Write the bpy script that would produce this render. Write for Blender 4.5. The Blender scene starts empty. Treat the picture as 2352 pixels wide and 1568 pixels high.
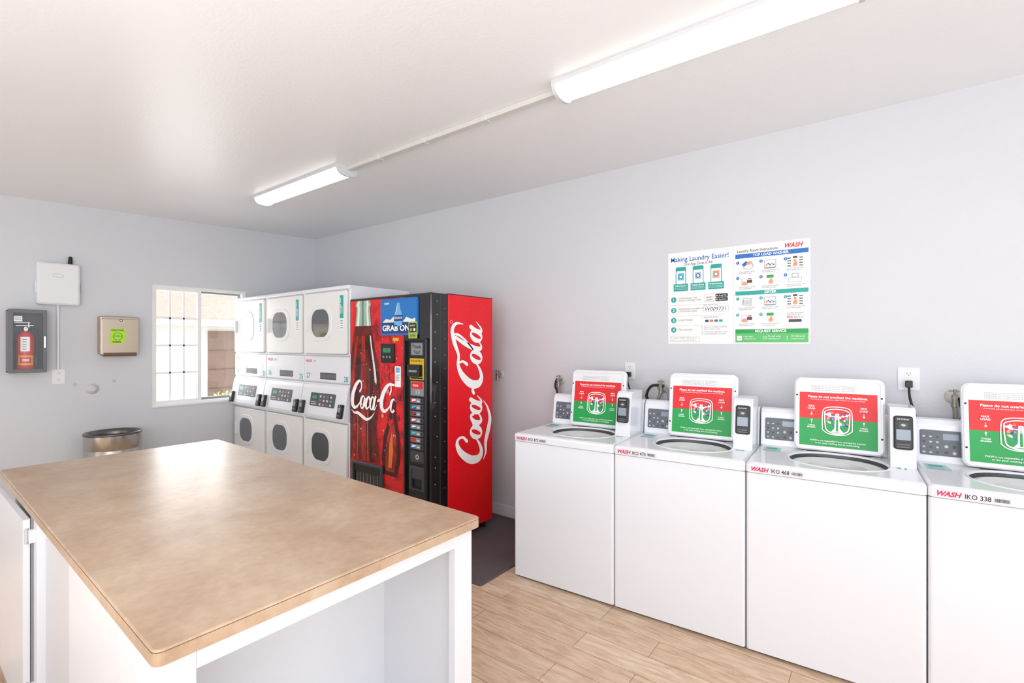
import bpy, math, random
from mathutils import Matrix, Vector
random.seed(3)
sc = bpy.context.scene
COL = sc.collection

# ------------------------------------------------------------------ materials
def lin(h):
    h = h.lstrip('#')
    o = []
    for i in (0, 2, 4):
        c = int(h[i:i+2], 16) / 255
        o.append(c/12.92 if c <= 0.04045 else ((c+0.055)/1.055)**2.4)
    return (*o, 1)
MC = {}
def mat(name, col, rough=0.5, metal=0.0, emit=0.0, coat=0.0, bump=0.0, bscale=60, var=0.0, vscale=4):
    if name in MC: return MC[name]
    m = bpy.data.materials.new(name); m.use_nodes = True
    nt = m.node_tree; b = nt.nodes['Principled BSDF']
    c = lin(col)
    b.inputs['Base Color'].default_value = c
    b.inputs['Roughness'].default_value = rough
    b.inputs['Metallic'].default_value = metal
    b.inputs['Coat Weight'].default_value = coat
    if emit:
        b.inputs['Emission Color'].default_value = c
        b.inputs['Emission Strength'].default_value = emit
    tc = None
    if bump or var:
        tc = nt.nodes.new('ShaderNodeTexCoord')
    if bump:
        n = nt.nodes.new('ShaderNodeTexNoise'); n.inputs['Scale'].default_value = bscale; n.inputs['Detail'].default_value = 4
        nt.links.new(tc.outputs['Object'], n.inputs['Vector'])
        bp = nt.nodes.new('ShaderNodeBump'); bp.inputs['Strength'].default_value = bump; bp.inputs['Distance'].default_value = 0.01
        nt.links.new(n.outputs['Fac'], bp.inputs['Height']); nt.links.new(bp.outputs['Normal'], b.inputs['Normal'])
    if var:
        n = nt.nodes.new('ShaderNodeTexNoise'); n.inputs['Scale'].default_value = vscale; n.inputs['Detail'].default_value = 5
        nt.links.new(tc.outputs['Object'], n.inputs['Vector'])
        r = nt.nodes.new('ShaderNodeValToRGB')
        r.color_ramp.elements[0].position = 0.3; r.color_ramp.elements[1].position = 0.7
        r.color_ramp.elements[0].color = (*[x*(1-var) for x in c[:3]], 1)
        r.color_ramp.elements[1].color = (*[min(1, x*(1+var)) for x in c[:3]], 1)
        nt.links.new(n.outputs['Fac'], r.inputs['Fac']); nt.links.new(r.outputs['Color'], b.inputs['Base Color'])
    MC[name] = m
    return m

WALL = mat('wall_paint', '#D4D6DB', 0.5, bump=0.10, bscale=90, var=0.012, vscale=1.2)
CEIL = mat('ceiling_paint', '#EFF0F2', 0.36, bump=0.10, bscale=60, var=0.01, vscale=1.0)
TRIM = mat('trim_paint', '#DCDDE0', 0.4)
WHITE = mat('white_enamel', '#EAECF2', 0.22, coat=0.3)
WHITE2 = mat('white_plastic', '#E9EAED', 0.35)
WOODW = mat('white_painted_wood', '#E6E7EB', 0.35, var=0.01, vscale=6)
GREYP = mat('grey_painted_panel', '#DADBE0', 0.4)
SHADOWGAP = mat('seam_grey', '#8b8b90', 0.7)
BLACK = mat('black_plastic', '#161618', 0.35)
BLACKG = mat('black_gloss', '#0c0c0e', 0.12, coat=0.5)
DGREY = mat('dark_grey_plastic', '#3d4046', 0.4)
MGREY = mat('mid_grey', '#8d9096', 0.45)
LGREY = mat('light_grey', '#c3c6cc', 0.45)
STEEL = mat('brushed_steel', '#BDB8B0', 0.26, metal=1.0, bump=0.02, bscale=200)
STEELW = mat('warm_brushed_steel', '#B8AA98', 0.3, metal=1.0, bump=0.02, bscale=200)
CHROME = mat('chrome', '#D5D5D8', 0.12, metal=1.0)
VALVEM = mat('weathered_valve_metal', '#9A948A', 0.4, metal=.7)
ESC = mat('painted_escutcheon', '#C9C6C2', 0.45)
RED = mat('sign_red', '#E31C24', 0.4)
GREEN = mat('sign_green', '#0CA04A', 0.4)
TEAL = mat('teal_ink', '#1AA79C', 0.4)
BLUE = mat('blue_ink', '#1E6FBF', 0.4)
MAGENTA = mat('logo_magenta', '#D8235F', 0.4)
LOGORED = mat('logo_red', '#E0203A', 0.4)
PAPER = mat('paper_white', '#F4F4F4', 0.45)
STK = mat('sticker_white', '#FFFFFF', 0.4)
INK = mat('black_ink', '#1b1b1e', 0.5)
GINK = mat('grey_ink', '#72747a', 0.5)
LINK_ = mat('pale_ink', '#a4a7ac', 0.5)
PEACH = mat('skin_ink', '#E9A27E', 0.5)
YELLOW = mat('yellow_plastic', '#E0B81A', 0.4)
LIME = mat('lime_label', '#B4E42A', 0.4)
OLIVE = mat('energy_label', '#A9B84A', 0.4)
ORANGE = mat('orange_ink', '#E87B2A', 0.4)
LBLUE = mat('light_blue_ink', '#6DB7E6', 0.4)
NAVY = mat('navy_ink', '#123A7A', 0.4)
GLASSD = mat('dark_door_glass', '#575b5f', 0.12, coat=0.6)
LCD = mat('green_display', '#3C8F62', 0.3)
LCDG = mat('grey_display', '#8e9aa8', 0.2)
HOSE = mat('grey_hose', '#8c867c', 0.4)
RUB = mat('black_rubber', '#1d1d1f', 0.6)
CREAM = mat('cream_dryer_door', '#ECECEA', 0.3)
RINGM = mat('grey_tub_ring', '#43474c', 0.35)
TUBW = mat('tub_white_plastic', '#E6E8EB', 0.35)

def node_floor():
    m = bpy.data.materials.new('wood_plank_floor'); m.use_nodes = True; nt = m.node_tree; b = nt.nodes['Principled BSDF']
    L = nt.links
    tc = nt.nodes.new('ShaderNodeTexCoord')
    br = nt.nodes.new('ShaderNodeTexBrick'); br.offset = 0.37; br.offset_frequency = 2
    br.inputs['Scale'].default_value = 1; br.inputs['Brick Width'].default_value = 0.92; br.inputs['Row Height'].default_value = 0.155
    br.inputs['Mortar Size'].default_value = 0.0018; br.inputs['Mortar Smooth'].default_value = 0.2
    br.inputs['Color1'].default_value = lin('#DABDA0'); br.inputs['Color2'].default_value = lin('#E4CDB4'); br.inputs['Mortar'].default_value = lin('#937860')
    L.new(tc.outputs['Object'], br.inputs['Vector'])
    mp = nt.nodes.new('ShaderNodeMapping'); mp.inputs['Scale'].default_value = (3.2, 20, 1)
    L.new(tc.outputs['Object'], mp.inputs['Vector'])
    n = nt.nodes.new('ShaderNodeTexNoise'); n.inputs['Scale'].default_value = 1.8; n.inputs['Detail'].default_value = 11; n.inputs['Roughness'].default_value = 0.72; n.inputs['Distortion'].default_value = 0.6
    L.new(mp.outputs['Vector'], n.inputs['Vector'])
    r = nt.nodes.new('ShaderNodeValToRGB'); r.color_ramp.elements[0].position = 0.38; r.color_ramp.elements[1].position = 0.58
    r.color_ramp.elements[0].color = lin('#CBB6A2'); r.color_ramp.elements[1].color = (1, 1, 1, 1)
    L.new(n.outputs['Fac'], r.inputs['Fac'])
    mx = nt.nodes.new('ShaderNodeMix'); mx.data_type = 'RGBA'; mx.blend_type = 'MULTIPLY'; mx.inputs['Factor'].default_value = 0.65
    L.new(br.outputs['Color'], mx.inputs[6]); L.new(r.outputs['Color'], mx.inputs[7])
    L.new(mx.outputs[2], b.inputs['Base Color']); b.inputs['Roughness'].default_value = 0.38
    return m
FLOOR = node_floor()

def node_counter():
    m = bpy.data.materials.new('mottled_laminate'); m.use_nodes = True; nt = m.node_tree; b = nt.nodes['Principled BSDF']
    L = nt.links; tc = nt.nodes.new('ShaderNodeTexCoord')
    n = nt.nodes.new('ShaderNodeTexNoise'); n.inputs['Scale'].default_value = 4.6; n.inputs['Detail'].default_value = 11; n.inputs['Roughness'].default_value = 0.7
    L.new(tc.outputs['Object'], n.inputs['Vector'])
    r = nt.nodes.new('ShaderNodeValToRGB'); e = r.color_ramp.elements
    e[0].position = 0.33; e[0].color = lin('#B1947A'); e[1].position = 0.68; e[1].color = lin('#CBB59D')
    x = e.new(0.5); x.color = lin('#BFA48A')
    L.new(n.outputs['Fac'], r.inputs['Fac'])
    n2 = nt.nodes.new('ShaderNodeTexNoise'); n2.inputs['Scale'].default_value = 35; n2.inputs['Detail'].default_value = 6
    L.new(tc.outputs['Object'], n2.inputs['Vector'])
    r2 = nt.nodes.new('ShaderNodeValToRGB'); r2.color_ramp.elements[0].position = 0.3; r2.color_ramp.elements[1].position = 0.6
    r2.color_ramp.elements[0].color = lin('#D2C6BA'); r2.color_ramp.elements[1].color = (1, 1, 1, 1)
    L.new(n2.outputs['Fac'], r2.inputs['Fac'])
    mx = nt.nodes.new('ShaderNodeMix'); mx.data_type = 'RGBA'; mx.blend_type = 'MULTIPLY'; mx.inputs['Factor'].default_value = 0.3
    L.new(r.outputs['Color'], mx.inputs[6]); L.new(r2.outputs['Color'], mx.inputs[7])
    L.new(mx.outputs[2], b.inputs['Base Color']); b.inputs['Roughness'].default_value = 0.30
    return m
COUNTER = node_counter()

def node_specks(name, base, dark, spk, scale, thr, rough=0.2, big=3.0, lo=.34, hi=.5):
    m = bpy.data.materials.new(name); m.use_nodes = True; nt = m.node_tree; b = nt.nodes['Principled BSDF']
    L = nt.links; tc = nt.nodes.new('ShaderNodeTexCoord')
    n = nt.nodes.new('ShaderNodeTexNoise'); n.inputs['Scale'].default_value = big; n.inputs['Detail'].default_value = 4; n.inputs['Distortion'].default_value = 1.2
    L.new(tc.outputs['Object'], n.inputs['Vector'])
    r = nt.nodes.new('ShaderNodeValToRGB'); r.color_ramp.elements[0].position = lo; r.color_ramp.elements[1].position = hi
    r.color_ramp.elements[0].color = lin(dark); r.color_ramp.elements[1].color = lin(base)
    L.new(n.outputs['Fac'], r.inputs['Fac'])
    v = nt.nodes.new('ShaderNodeTexVoronoi'); v.inputs['Scale'].default_value = scale
    L.new(tc.outputs['Object'], v.inputs['Vector'])
    c = nt.nodes.new('ShaderNodeMath'); c.operation = 'LESS_THAN'; c.inputs[1].default_value = thr
    L.new(v.outputs['Distance'], c.inputs[0])
    mx = nt.nodes.new('ShaderNodeMix'); mx.data_type = 'RGBA'
    L.new(c.outputs[0], mx.inputs['Factor']); L.new(r.outputs['Color'], mx.inputs[6]); mx.inputs[7].default_value = lin(spk)
    L.new(mx.outputs[2], b.inputs['Base Color']); b.inputs['Roughness'].default_value = rough
    return m
REDSIDE = node_specks('red_machine_side', '#EC0A1E', '#E4081A', '#FF7A70', 42, 0.09, 0.35)
ADRED = node_specks('red_ice_print', '#E0161E', '#8A0C10', '#F0A090', 30, 0.09, 0.18, 6, .34, .5)

def node_glass():
    m = bpy.data.materials.new('window_glass'); m.use_nodes = True; nt = m.node_tree
    for n in list(nt.nodes):
        if n.type != 'OUTPUT_MATERIAL': nt.nodes.remove(n)
    out = [n for n in nt.nodes if n.type == 'OUTPUT_MATERIAL'][0]
    t = nt.nodes.new('ShaderNodeBsdfTransparent'); t.inputs['Color'].default_value = (0.95, 0.96, 0.96, 1)
    g = nt.nodes.new('ShaderNodeBsdfGlossy'); g.inputs['Roughness'].default_value = 0.02
    x = nt.nodes.new('ShaderNodeMixShader'); x.inputs[0].default_value = 0.06
    nt.links.new(t.outputs[0], x.inputs[1]); nt.links.new(g.outputs[0], x.inputs[2]); nt.links.new(x.outputs[0], out.inputs['Surface'])
    return m
GLASS = node_glass()

# ------------------------------------------------------------------ mesh builder
def fr(o, xd, yd):
    x = Vector(xd).normalized(); y = Vector(yd).normalized(); z = x.cross(y)
    M = Matrix.Identity(4)
    for i in range(3):
        M[i][0] = x[i]; M[i][1] = y[i]; M[i][2] = z[i]; M[i][3] = o[i]
    return M
def FF(x, y, z): return fr((x, y, z), (1, 0, 0), (0, 0, 1))     # faces -Y
def FX(x, y, z): return fr((x, y, z), (0, 1, 0), (0, 0, 1))     # faces +X

def rrl(x0, y0, x1, y1, r, n=6):
    r = max(1e-5, min(r, (x1-x0)/2-1e-6, (y1-y0)/2-1e-6))
    pts = []
    for cx, cy, a0 in ((x1-r, y1-r, 0), (x0+r, y1-r, 90), (x0+r, y0+r, 180), (x1-r, y0+r, 270)):
        for i in range(n+1):
            a = math.radians(a0+90*i/n); pts.append((cx+r*math.cos(a), cy+r*math.sin(a)))
    return pts

def catmull(P, k=8, closed=False):
    out = []; n = len(P)
    segs = n if closed else n-1
    for i in range(segs):
        g = (lambda j: P[j % n]) if closed else (lambda j: P[max(0, min(n-1, j))])
        p0, p1, p2, p3 = g(i-1), g(i), g(i+1), g(i+2)
        for s in range(k):
            t = s/k
            out.append(tuple(0.5*((2*b)+(-a+c)*t+(2*a-5*b+4*c-d)*t*t+(-a+3*b-3*c+d)*t**3) for a, b, c, d in zip(p0, p1, p2, p3)))
    if not closed: out.append(tuple(P[-1]))
    return out

TXT = {}
def glyphs(s, bold=0.0, shear=0.0):
    k = (s, bold, shear)
    if k in TXT: return TXT[k]
    cu = bpy.data.curves.new('t', 'FONT'); cu.body = s; cu.size = 1; cu.offset = bold; cu.shear = shear
    cu.resolution_u = 3; cu.fill_mode = 'FRONT'
    ob = bpy.data.objects.new('t', cu); COL.objects.link(ob)
    dg = bpy.context.evaluated_depsgraph_get(); dg.update()
    me = bpy.data.meshes.new_from_object(ob.evaluated_get(dg))
    vs = [(v.co.x, v.co.y) for v in me.vertices]; fs = [tuple(p.vertices) for p in me.polygons]
    fs2 = []
    for f in fs:
        a = 0
        for i in range(len(f)):
            p, q = vs[f[i]], vs[f[(i+1) % len(f)]]; a += p[0]*q[1]-q[0]*p[1]
        fs2.append(f if a > 0 else tuple(reversed(f)))
    bpy.data.objects.remove(ob); bpy.data.curves.remove(cu); bpy.data.meshes.remove(me)
    TXT[k] = (vs, fs2)
    return TXT[k]
HV = glyphs('H')[0]; HCAP = max(v[1] for v in HV)

class MB:
    def __init__(s):
        s.v = []; s.f = []; s.m = []; s.mats = []; s.s = []
    def mi(s, m):
        if m not in s.mats: s.mats.append(m)
        return s.mats.index(m)
    def add(s, vs, fs, m, M=None, smooth=False):
        o = len(s.v)
        for v in vs:
            v = Vector(v)
            s.v.append(tuple(M @ v) if M is not None else tuple(v))
        k = s.mi(m)
        for f in fs:
            s.f.append(tuple(i+o for i in f)); s.m.append(k); s.s.append(smooth)
        return s
    def loops(s, Ls, m, M=None, cap0=True, cap1=True, smooth=False):
        n = len(Ls[0]); vs = [p for l in Ls for p in l]; fs = []
        for i in range(len(Ls)-1):
            for j in range(n):
                a = i*n+j; b = i*n+(j+1) % n
                fs.append((a, b, b+n, a+n))
        s.add(vs, fs, m, M, smooth)
        if cap0: s.add(Ls[0], [tuple(reversed(range(n)))], m, M)
        if cap1: s.add(Ls[-1], [tuple(range(n))], m, M)
        return s
    def slab(s, x0, y0, x1, y1, z0, z1, m, r=0.0, b=0.0, M=None, n=5, cap0=True, cap1=True):
        def lp(ins, z): return [(p[0], p[1], z) for p in rrl(x0+ins, y0+ins, x1-ins, y1-ins, max(r-ins, 1e-4), n)]
        Ls = [lp(0, z0)]
        if b > 0:
            Ls += [lp(0, z1-b), lp(b*0.3, z1-b*0.3), lp(b, z1)]
        else: Ls += [lp(0, z1)]
        return s.loops(Ls, m, M, cap0, cap1)
    def box(s, x0, y0, z0, x1, y1, z1, m, b=0.0, M=None):
        if b <= 0:
            vs = [(x, y, z) for z in (z0, z1) for y in (y0, y1) for x in (x0, x1)]
            fs = [(0, 2, 3, 1), (4, 5, 7, 6), (0, 1, 5, 4), (2, 6, 7, 3), (0, 4, 6, 2), (1, 3, 7, 5)]
            return s.add(vs, fs, m, M)
        def lp(ins, z): return [(p[0], p[1], z) for p in rrl(x0+ins, y0+ins, x1-ins, y1-ins, max(b-ins, 1e-4), 3)]
        return s.loops([lp(b, z0), lp(b*.3, z0+b*.3), lp(0, z0+b), lp(0, z1-b), lp(b*.3, z1-b*.3), lp(b, z1)], m, M)
    def frame(s, o, oi, i, ii, z0, z1, m, M=None, b=0.0, n=5):
        A = rrl(*o, oi, n); B = rrl(*i, ii, n)
        def z(l, h): return [(p[0], p[1], h) for p in l]
        if b:
            A2 = rrl(o[0]+b, o[1]+b, o[2]-b, o[3]-b, max(oi-b, 1e-4), n)
            Ls = [z(B, z0), z(A, z0), z(A, z1-b), z(A2, z1), z(B, z1), z(B, z0)]
        else:
            Ls = [z(B, z0), z(A, z0), z(A, z1), z(B, z1), z(B, z0)]
        return s.loops(Ls, m, M, False, False)
    def prism(s, prof, a0, a1, m, axis='x', M=None):
        if axis == 'x':
            A = [(a0, p, q) for p, q in prof]; B = [(a1, p, q) for p, q in prof]
        elif axis == 'y':
            A = [(p, a0, q) for p, q in prof]; B = [(p, a1, q) for p, q in prof]
            A, B = B, A
        else:
            A = [(p, q, a0) for p, q in prof]; B = [(p, q, a1) for p, q in prof]
        return s.loops([A, B], m, M)
    def cyl(s, p0, p1, r0, m, r1=None, n=24, M=None, caps=True, smooth=True):
        r1 = r0 if r1 is None else r1
        p0 = Vector(p0); p1 = Vector(p1); d = (p1-p0).normalized()
        u = d.orthogonal().normalized(); w = d.cross(u)
        A = [tuple(p0+(u*math.cos(t)+w*math.sin(t))*r0) for t in [2*math.pi*i/n for i in range(n)]]
        B = [tuple(p1+(u*math.cos(t)+w*math.sin(t))*r1) for t in [2*math.pi*i/n for i in range(n)]]
        return s.loops([A, B], m, M, caps, caps, smooth)
    def tube(s, pts, r, m, n=10, k=6, M=None):
        P = [Vector(p) for p in (catmull(pts, k) if len(pts) > 2 else pts)]
        Ls = []; u = None
        for i, p in enumerate(P):
            d = (P[min(i+1, len(P)-1)]-P[max(i-1, 0)]).normalized()
            if u is None: u = d.orthogonal().normalized()
            else: u = (u-d*u.dot(d)).normalized()
            w = d.cross(u)
            Ls.append([tuple(p+(u*math.cos(t)+w*math.sin(t))*r) for t in [2*math.pi*i2/n for i2 in range(n)]])
        return s.loops(Ls, m, M, True, True, True)
    def lathe(s, prof, m, n=40, c=(0, 0), M=None, smooth=True, cap0=True, cap1=True):
        Ls = [[(c[0]+r*math.cos(2*math.pi*i/n), c[1]+r*math.sin(2*math.pi*i/n), z) for i in range(n)] for r, z in prof]
        return s.loops(Ls, m, M, cap0, cap1, smooth)
    def rect(s, M, x0, y0, x1, y1, z, m): return s.add([(x0, y0, z), (x1, y0, z), (x1, y1, z), (x0, y1, z)], [(0, 1, 2, 3)], m, M)
    def rr(s, M, x0, y0, x1, y1, r, z, m):
        l = rrl(x0, y0, x1, y1, r, 4); return s.add([(p[0], p[1], z) for p in l], [tuple(range(len(l)))], m, M)
    def poly(s, M, pts, z, m): return s.add([(p[0], p[1], z) for p in pts], [tuple(range(len(pts)))], m, M)
    def disc(s, M, x, y, rx, z, m, ry=None, n=20):
        ry = ry or rx
        return s.add([(x+rx*math.cos(2*math.pi*i/n), y+ry*math.sin(2*math.pi*i/n), z) for i in range(n)], [tuple(range(n))], m, M)
    def text(s, M, t, x, y, h, z, m, w=None, al='L', bold=0.0, shear=0.0):
        vs, fs = glyphs(t, bold, shear)
        if not vs: return s
        k = h/HCAP; x0 = min(v[0] for v in vs); x1 = max(v[0] for v in vs)
        kx = k if w is None else w/(x1-x0)
        W = (x1-x0)*kx; ox = x if al == 'L' else (x-W/2 if al == 'C' else x-W)
        return s.add([(ox+(v[0]-x0)*kx, y+v[1]*k, z) for v in vs], fs, m, M)
    def ribbon(s, M, pts, z, m, k=8, closed=False, xf=None, clip=None, caps=True):
        P = catmull(pts, k, closed)
        if xf: P = [xf(p) for p in P]
        n = len(P); A = []; B = []
        for i in range(n):
            if closed: a, b = P[(i-1) % n], P[(i+1) % n]
            else: a, b = P[max(0, i-1)], P[min(n-1, i+1)]
            dx, dy = b[0]-a[0], b[1]-a[1]; l = math.hypot(dx, dy) or 1
            nx, ny = -dy/l, dx/l; w = max(P[i][2], 1e-4)/2
            A.append((P[i][0]-nx*w, P[i][1]-ny*w, z)); B.append((P[i][0]+nx*w, P[i][1]+ny*w, z))
        fs = []
        for i in range(n if closed else n-1):
            j = (i+1) % n
            if clip is not None and max(A[i][0], B[i][0], A[j][0], B[j][0]) > clip: continue
            fs.append((i, j, n+j, n+i))
        s.add(A+B, fs, m, M)
        if caps and not closed:
            for p in (P[0], P[-1]):
                if clip is None or p[0]+p[2]/2 < clip: s.disc(M, p[0], p[1], max(p[2], 1e-4)/2, z+0.00005, m, n=10)
        return s
    def build(s, name, parent=None, loc=None, rot=None):
        me = bpy.data.meshes.new(name); me.from_pydata(s.v, [], s.f)
        for m in s.mats: me.materials.append(m)
        me.polygons.foreach_set('material_index', s.m); me.polygons.foreach_set('use_smooth', s.s); me.update()
        ob = bpy.data.objects.new(name, me); COL.objects.link(ob)
        if parent is not None: ob.parent = parent
        if loc: ob.location = loc
        if rot: ob.rotation_euler = rot
        return ob

def thing(name, label, cat, loc=(0, 0, 0), rz=0.0, group=None):
    e = bpy.data.objects.new(name, None); e.empty_display_size = 0.1; COL.objects.link(e)
    e.location = loc; e.rotation_euler = (0, 0, rz)
    tag(e, label, cat, group)
    return e
def tag(o, label, cat, group=None):
    o['label'] = label; o['category'] = cat
    if group: o['group'] = group
    return o
def struct(o): o['kind'] = 'structure'; return o
def copy_tree(src, parent=None, skip=()):
    c = src.copy(); COL.objects.link(c)
    if parent is not None: c.parent = parent
    for ch in [o for o in src.children]:
        if ch.name.split('.')[0] in skip: continue
        copy_tree(ch, c, skip)
    return c

# ------------------------------------------------------------------ room
XL, YB, XR, YF = -5.80, 3.45, 3.2, -2.3
def zc(y): return 2.878-0.0368*(YB-y)
b = MB(); b.box(XL, YF, -0.1, XR, YB, 0, FLOOR); struct(b.build('floor'))
b = MB(); b.prism([(YF, zc(YF)), (YB, zc(YB)), (YB, zc(YB)+.1), (YF, zc(YF)+.1)], XL, XR, CEIL); struct(b.build('ceiling'))
b = MB(); b.box(XL, YB, -0.1, XR, YB+.15, zc(YB)+.1, WALL); struct(b.build('wall_back'))
WY0, WY1, WZ0, WZ1 = 1.70, 2.60, 0.905, 2.14
b = MB()
t = .15
b.prism([(YF, -.1), (WY0, -.1), (WY0, zc(WY0)+.1), (YF, zc(YF)+.1)], XL-t, XL, WALL)
b.prism([(WY1, -.1), (YB+.15, -.1), (YB+.15, zc(YB)+.1), (WY1, zc(WY1)+.1)], XL-t, XL, WALL)
b.prism([(WY0, -.1), (WY1, -.1), (WY1, WZ0), (WY0, WZ0)], XL-t, XL, WALL)
b.prism([(WY0, WZ1), (WY1, WZ1), (WY1, zc(WY1)+.1), (WY0, zc(WY0)+.1)], XL-t, XL, WALL)
struct(b.build('wall_left'))
b = MB(); DX0, DX1 = -5.15, -3.55
b.box(XL-t, YF-.15, -.1, DX0, YF, zc(YF)+.1, WALL); b.box(DX1, YF-.15, -.1, XR, YF, zc(YF)+.1, WALL); b.box(DX0, YF-.15, 2.1, DX1, YF, zc(YF)+.1, WALL)
struct(b.build('wall_front'))
b = MB(); b.box(XL+.0, YB-.014, 0, XR, YB, .10, TRIM, b=.004); struct(b.build('baseboard_back'))
b = MB(); b.box(XL, YF, 0, XL+.014, YB-.014, .10, TRIM, b=.004); struct(b.build('baseboard_left'))

# window
FRM = mat('aluminium_window_frame', '#F0F0EE', 0.4)
MUN = mat('white_muntin', '#F8F8F8', 0.4)
FRG = mat('grey_sash', '#8b8e90', 0.45)
w = thing('window_1', 'white sliding window with a gridded pane, looking onto a building', 'window', (XL, WY0, WZ0)); w['kind'] = 'structure'
W, H = WY1-WY0, WZ1-WZ0
M = FX(-.05, 0, 0)
b = MB(); b.frame((0, 0, W, H), .001, (.03, .035, W-.03, H-.03), .001, -.06, .035, FRM, M); b.box(-.05, 0, 0, .012, W, .02, FRM); b.build('frame', w)
b = MB(); b.frame((.03, .035, W/2+.01, H-.03), .001, (.05, .06, W/2-.025, H-.05), .001, -.02, .01, FRM, M)
for i in (1, 2): b.box(.05+(W/2-.075)*i/3-.008, .06, -.012, .05+(W/2-.075)*i/3+.008, H-.05, -.004, MUN, M=M)
for i in (1, 2, 3): b.box(.05, .06+(H-.11)*i/4-.009, -.012, W/2-.025, .06+(H-.11)*i/4+.009, -.004, MUN, M=M)
b.build('sliding_sash', w)
b = MB(); b.frame((W/2-.02, .035, W-.03, H-.03), .001, (W/2+.018, .06, W-.05, H-.05), .001, -.05, -.022, FRG, M); b.build('fixed_sash', w)
b = MB(); b.rect(M, .05, .06, W/2-.025, H-.05, -.014, GLASS); b.rect(M, W/2+.018, .06, W-.05, H-.05, -.036, GLASS); b.build('glass', w)

# exterior
STUC = mat('stucco', '#EEEBE7', 0.8, bump=.2); ROOF = mat('roof_shingles', '#B09E94', 0.9, var=.12, vscale=12); GAR = mat('brown_garage_door', '#927768', 0.7, var=.05)
nb = thing('neighbor_building', 'low building with tan shingle roof and brown garage doors', 'building', (-13, 0, 0))
b = MB(); b.box(-4, -3, 0, 0, 14, 2.0, STUC); b.build('wall', nb)
b = MB(); b.box(-.1, -3.2, 1.95, .45, 14.2, 2.13, mat('white_fascia', '#F2F0EC', .6)); b.build('fascia', nb)
b = MB(); b.prism([(.5, 2.13), (-2.5, 3.05), (-4.5, 3.0), (-4.5, 2.13)][::-1], -3.3, 14.3, ROOF, 'y'); b.build('roof', nb)
for i in range(2):
    b = MB(); y0 = 4.95+3.6*i
    b.box(.0, y0, 0, .04, y0+2.9, 1.85, GAR)
    for k in range(1, 4): b.box(.04, y0, k*.46-.01, .05, y0+2.9, k*.46+.01, mat('garage_seam', '#7a6050', .7))
    b.build('garage_door', nb)
b = MB(); b.box(-30, -20, -.3, XL-t-.02, 25, -.12, mat('asphalt', '#c6c4be', .9, var=.06)); o = struct(b.build('exterior_ground'))
def foliage(name, label, cat, c, r, col, sc_=(1, 1, 1), n=500):
    b = MB(); m = mat(name+'_leaves', col, .7)
    rnd = random.Random(5)
    for i in range(n):
        d = Vector((rnd.gauss(0, 1), rnd.gauss(0, 1), rnd.gauss(0, 1))).normalized()*r*rnd.uniform(.6, 1)
        p = Vector((d.x*sc_[0], d.y*sc_[1], d.z*sc_[2]))
        a = Vector((rnd.uniform(-1, 1), rnd.uniform(-1, 1), rnd.uniform(-1, 1))).normalized(); q = a.orthogonal().normalized()
        l = r*.10
        b.add([p-a*l, p+q*l*.5, p+a*l, p-q*l*.5], [(0, 1, 2, 3)], m)
    b.cyl((0, 0, -r*sc_[2]*1.0), (0, 0, 0), .05*r, mat('bark', '#6b5442', .8))
    o = tag(b.build(name, None, c), label, cat); o['kind'] = 'stuff'; return o
foliage('bush', 'yellow-green leafy bush outside the window', 'bush', (-9.0, 3.9, .32), .43, '#B7BE8A', (1, 1.6, 1), 2200)
foliage('tree', 'leafy green tree behind the neighbouring roof', 'tree', (-22, 8.5, 3.1), 3.2, '#8CA47A', (1, 1.5, 1), 1200)

# ------------------------------------------------------------------ ceiling lights + conduit
LENS = mat('lit_diffuser', '#FFFDF8', 0.4, emit=2.4)
CAPM = mat('fixture_end_plastic', '#CDD0D4', 0.4)
def fixture(x0, x1, y, lab):
    e = thing('ceiling_light', lab, 'light fixture', ((x0+x1)/2, y, zc(y)), group='fluorescent ceiling lights'); e.rotation_euler = (0.0368, 0, 0)
    h = (x1-x0)/2
    b = MB(); b.prism([(-.086, -.018), (.086, -.018), (.086, 0), (-.086, 0)], -h, h, CAPM); b.build('housing', e)
    lp = [(-.080, -.018)]+[(-.074*math.cos(a), -.030-.034*math.sin(a)) for a in [math.pi*i/12 for i in range(13)]]+[(.080, -.018)]
    b = MB(); b.prism(lp, -h+.016, h-.016, LENS); b.build('diffuser', e)
    pr = [(-.087, 0), (-.087, -.020)]+[(-.081*math.cos(a), -.032-.040*math.sin(a)) for a in [math.pi*i/12 for i in range(13)]]+[(.087, -.020), (.087, 0)]
    b = MB(); b.prism(pr, -h-.003, -h+.016, CAPM); b.build('end_cap', e)
    b = MB(); b.prism(pr, h-.016, h+.003, CAPM); b.build('end_cap', e)
fixture(-1.28, -.05, 2.09, 'lit white wraparound fluorescent fixture above the washing machines')
fixture(-4.33, -3.08, 2.09, 'lit white wraparound fluorescent fixture near the dryers')
b = MB(); zz = zc(2.1); CND = mat('conduit_plastic', '#D2D1CD', .4)
b.box(-1.80, -.020, -.028, 0, .020, 0, CND, b=.004)
for x in (-.5, -1.0, -1.45): b.box(x-.02, -.024, -.031, x+.02, .024, 0, CND, b=.003)
o = b.build('conduit', None, (-1.28, 2.1, zz)); tag(o, 'white surface wiring channel linking the ceiling lights', 'conduit')
o.rotation_euler = (.0368, 0, 0)

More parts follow.
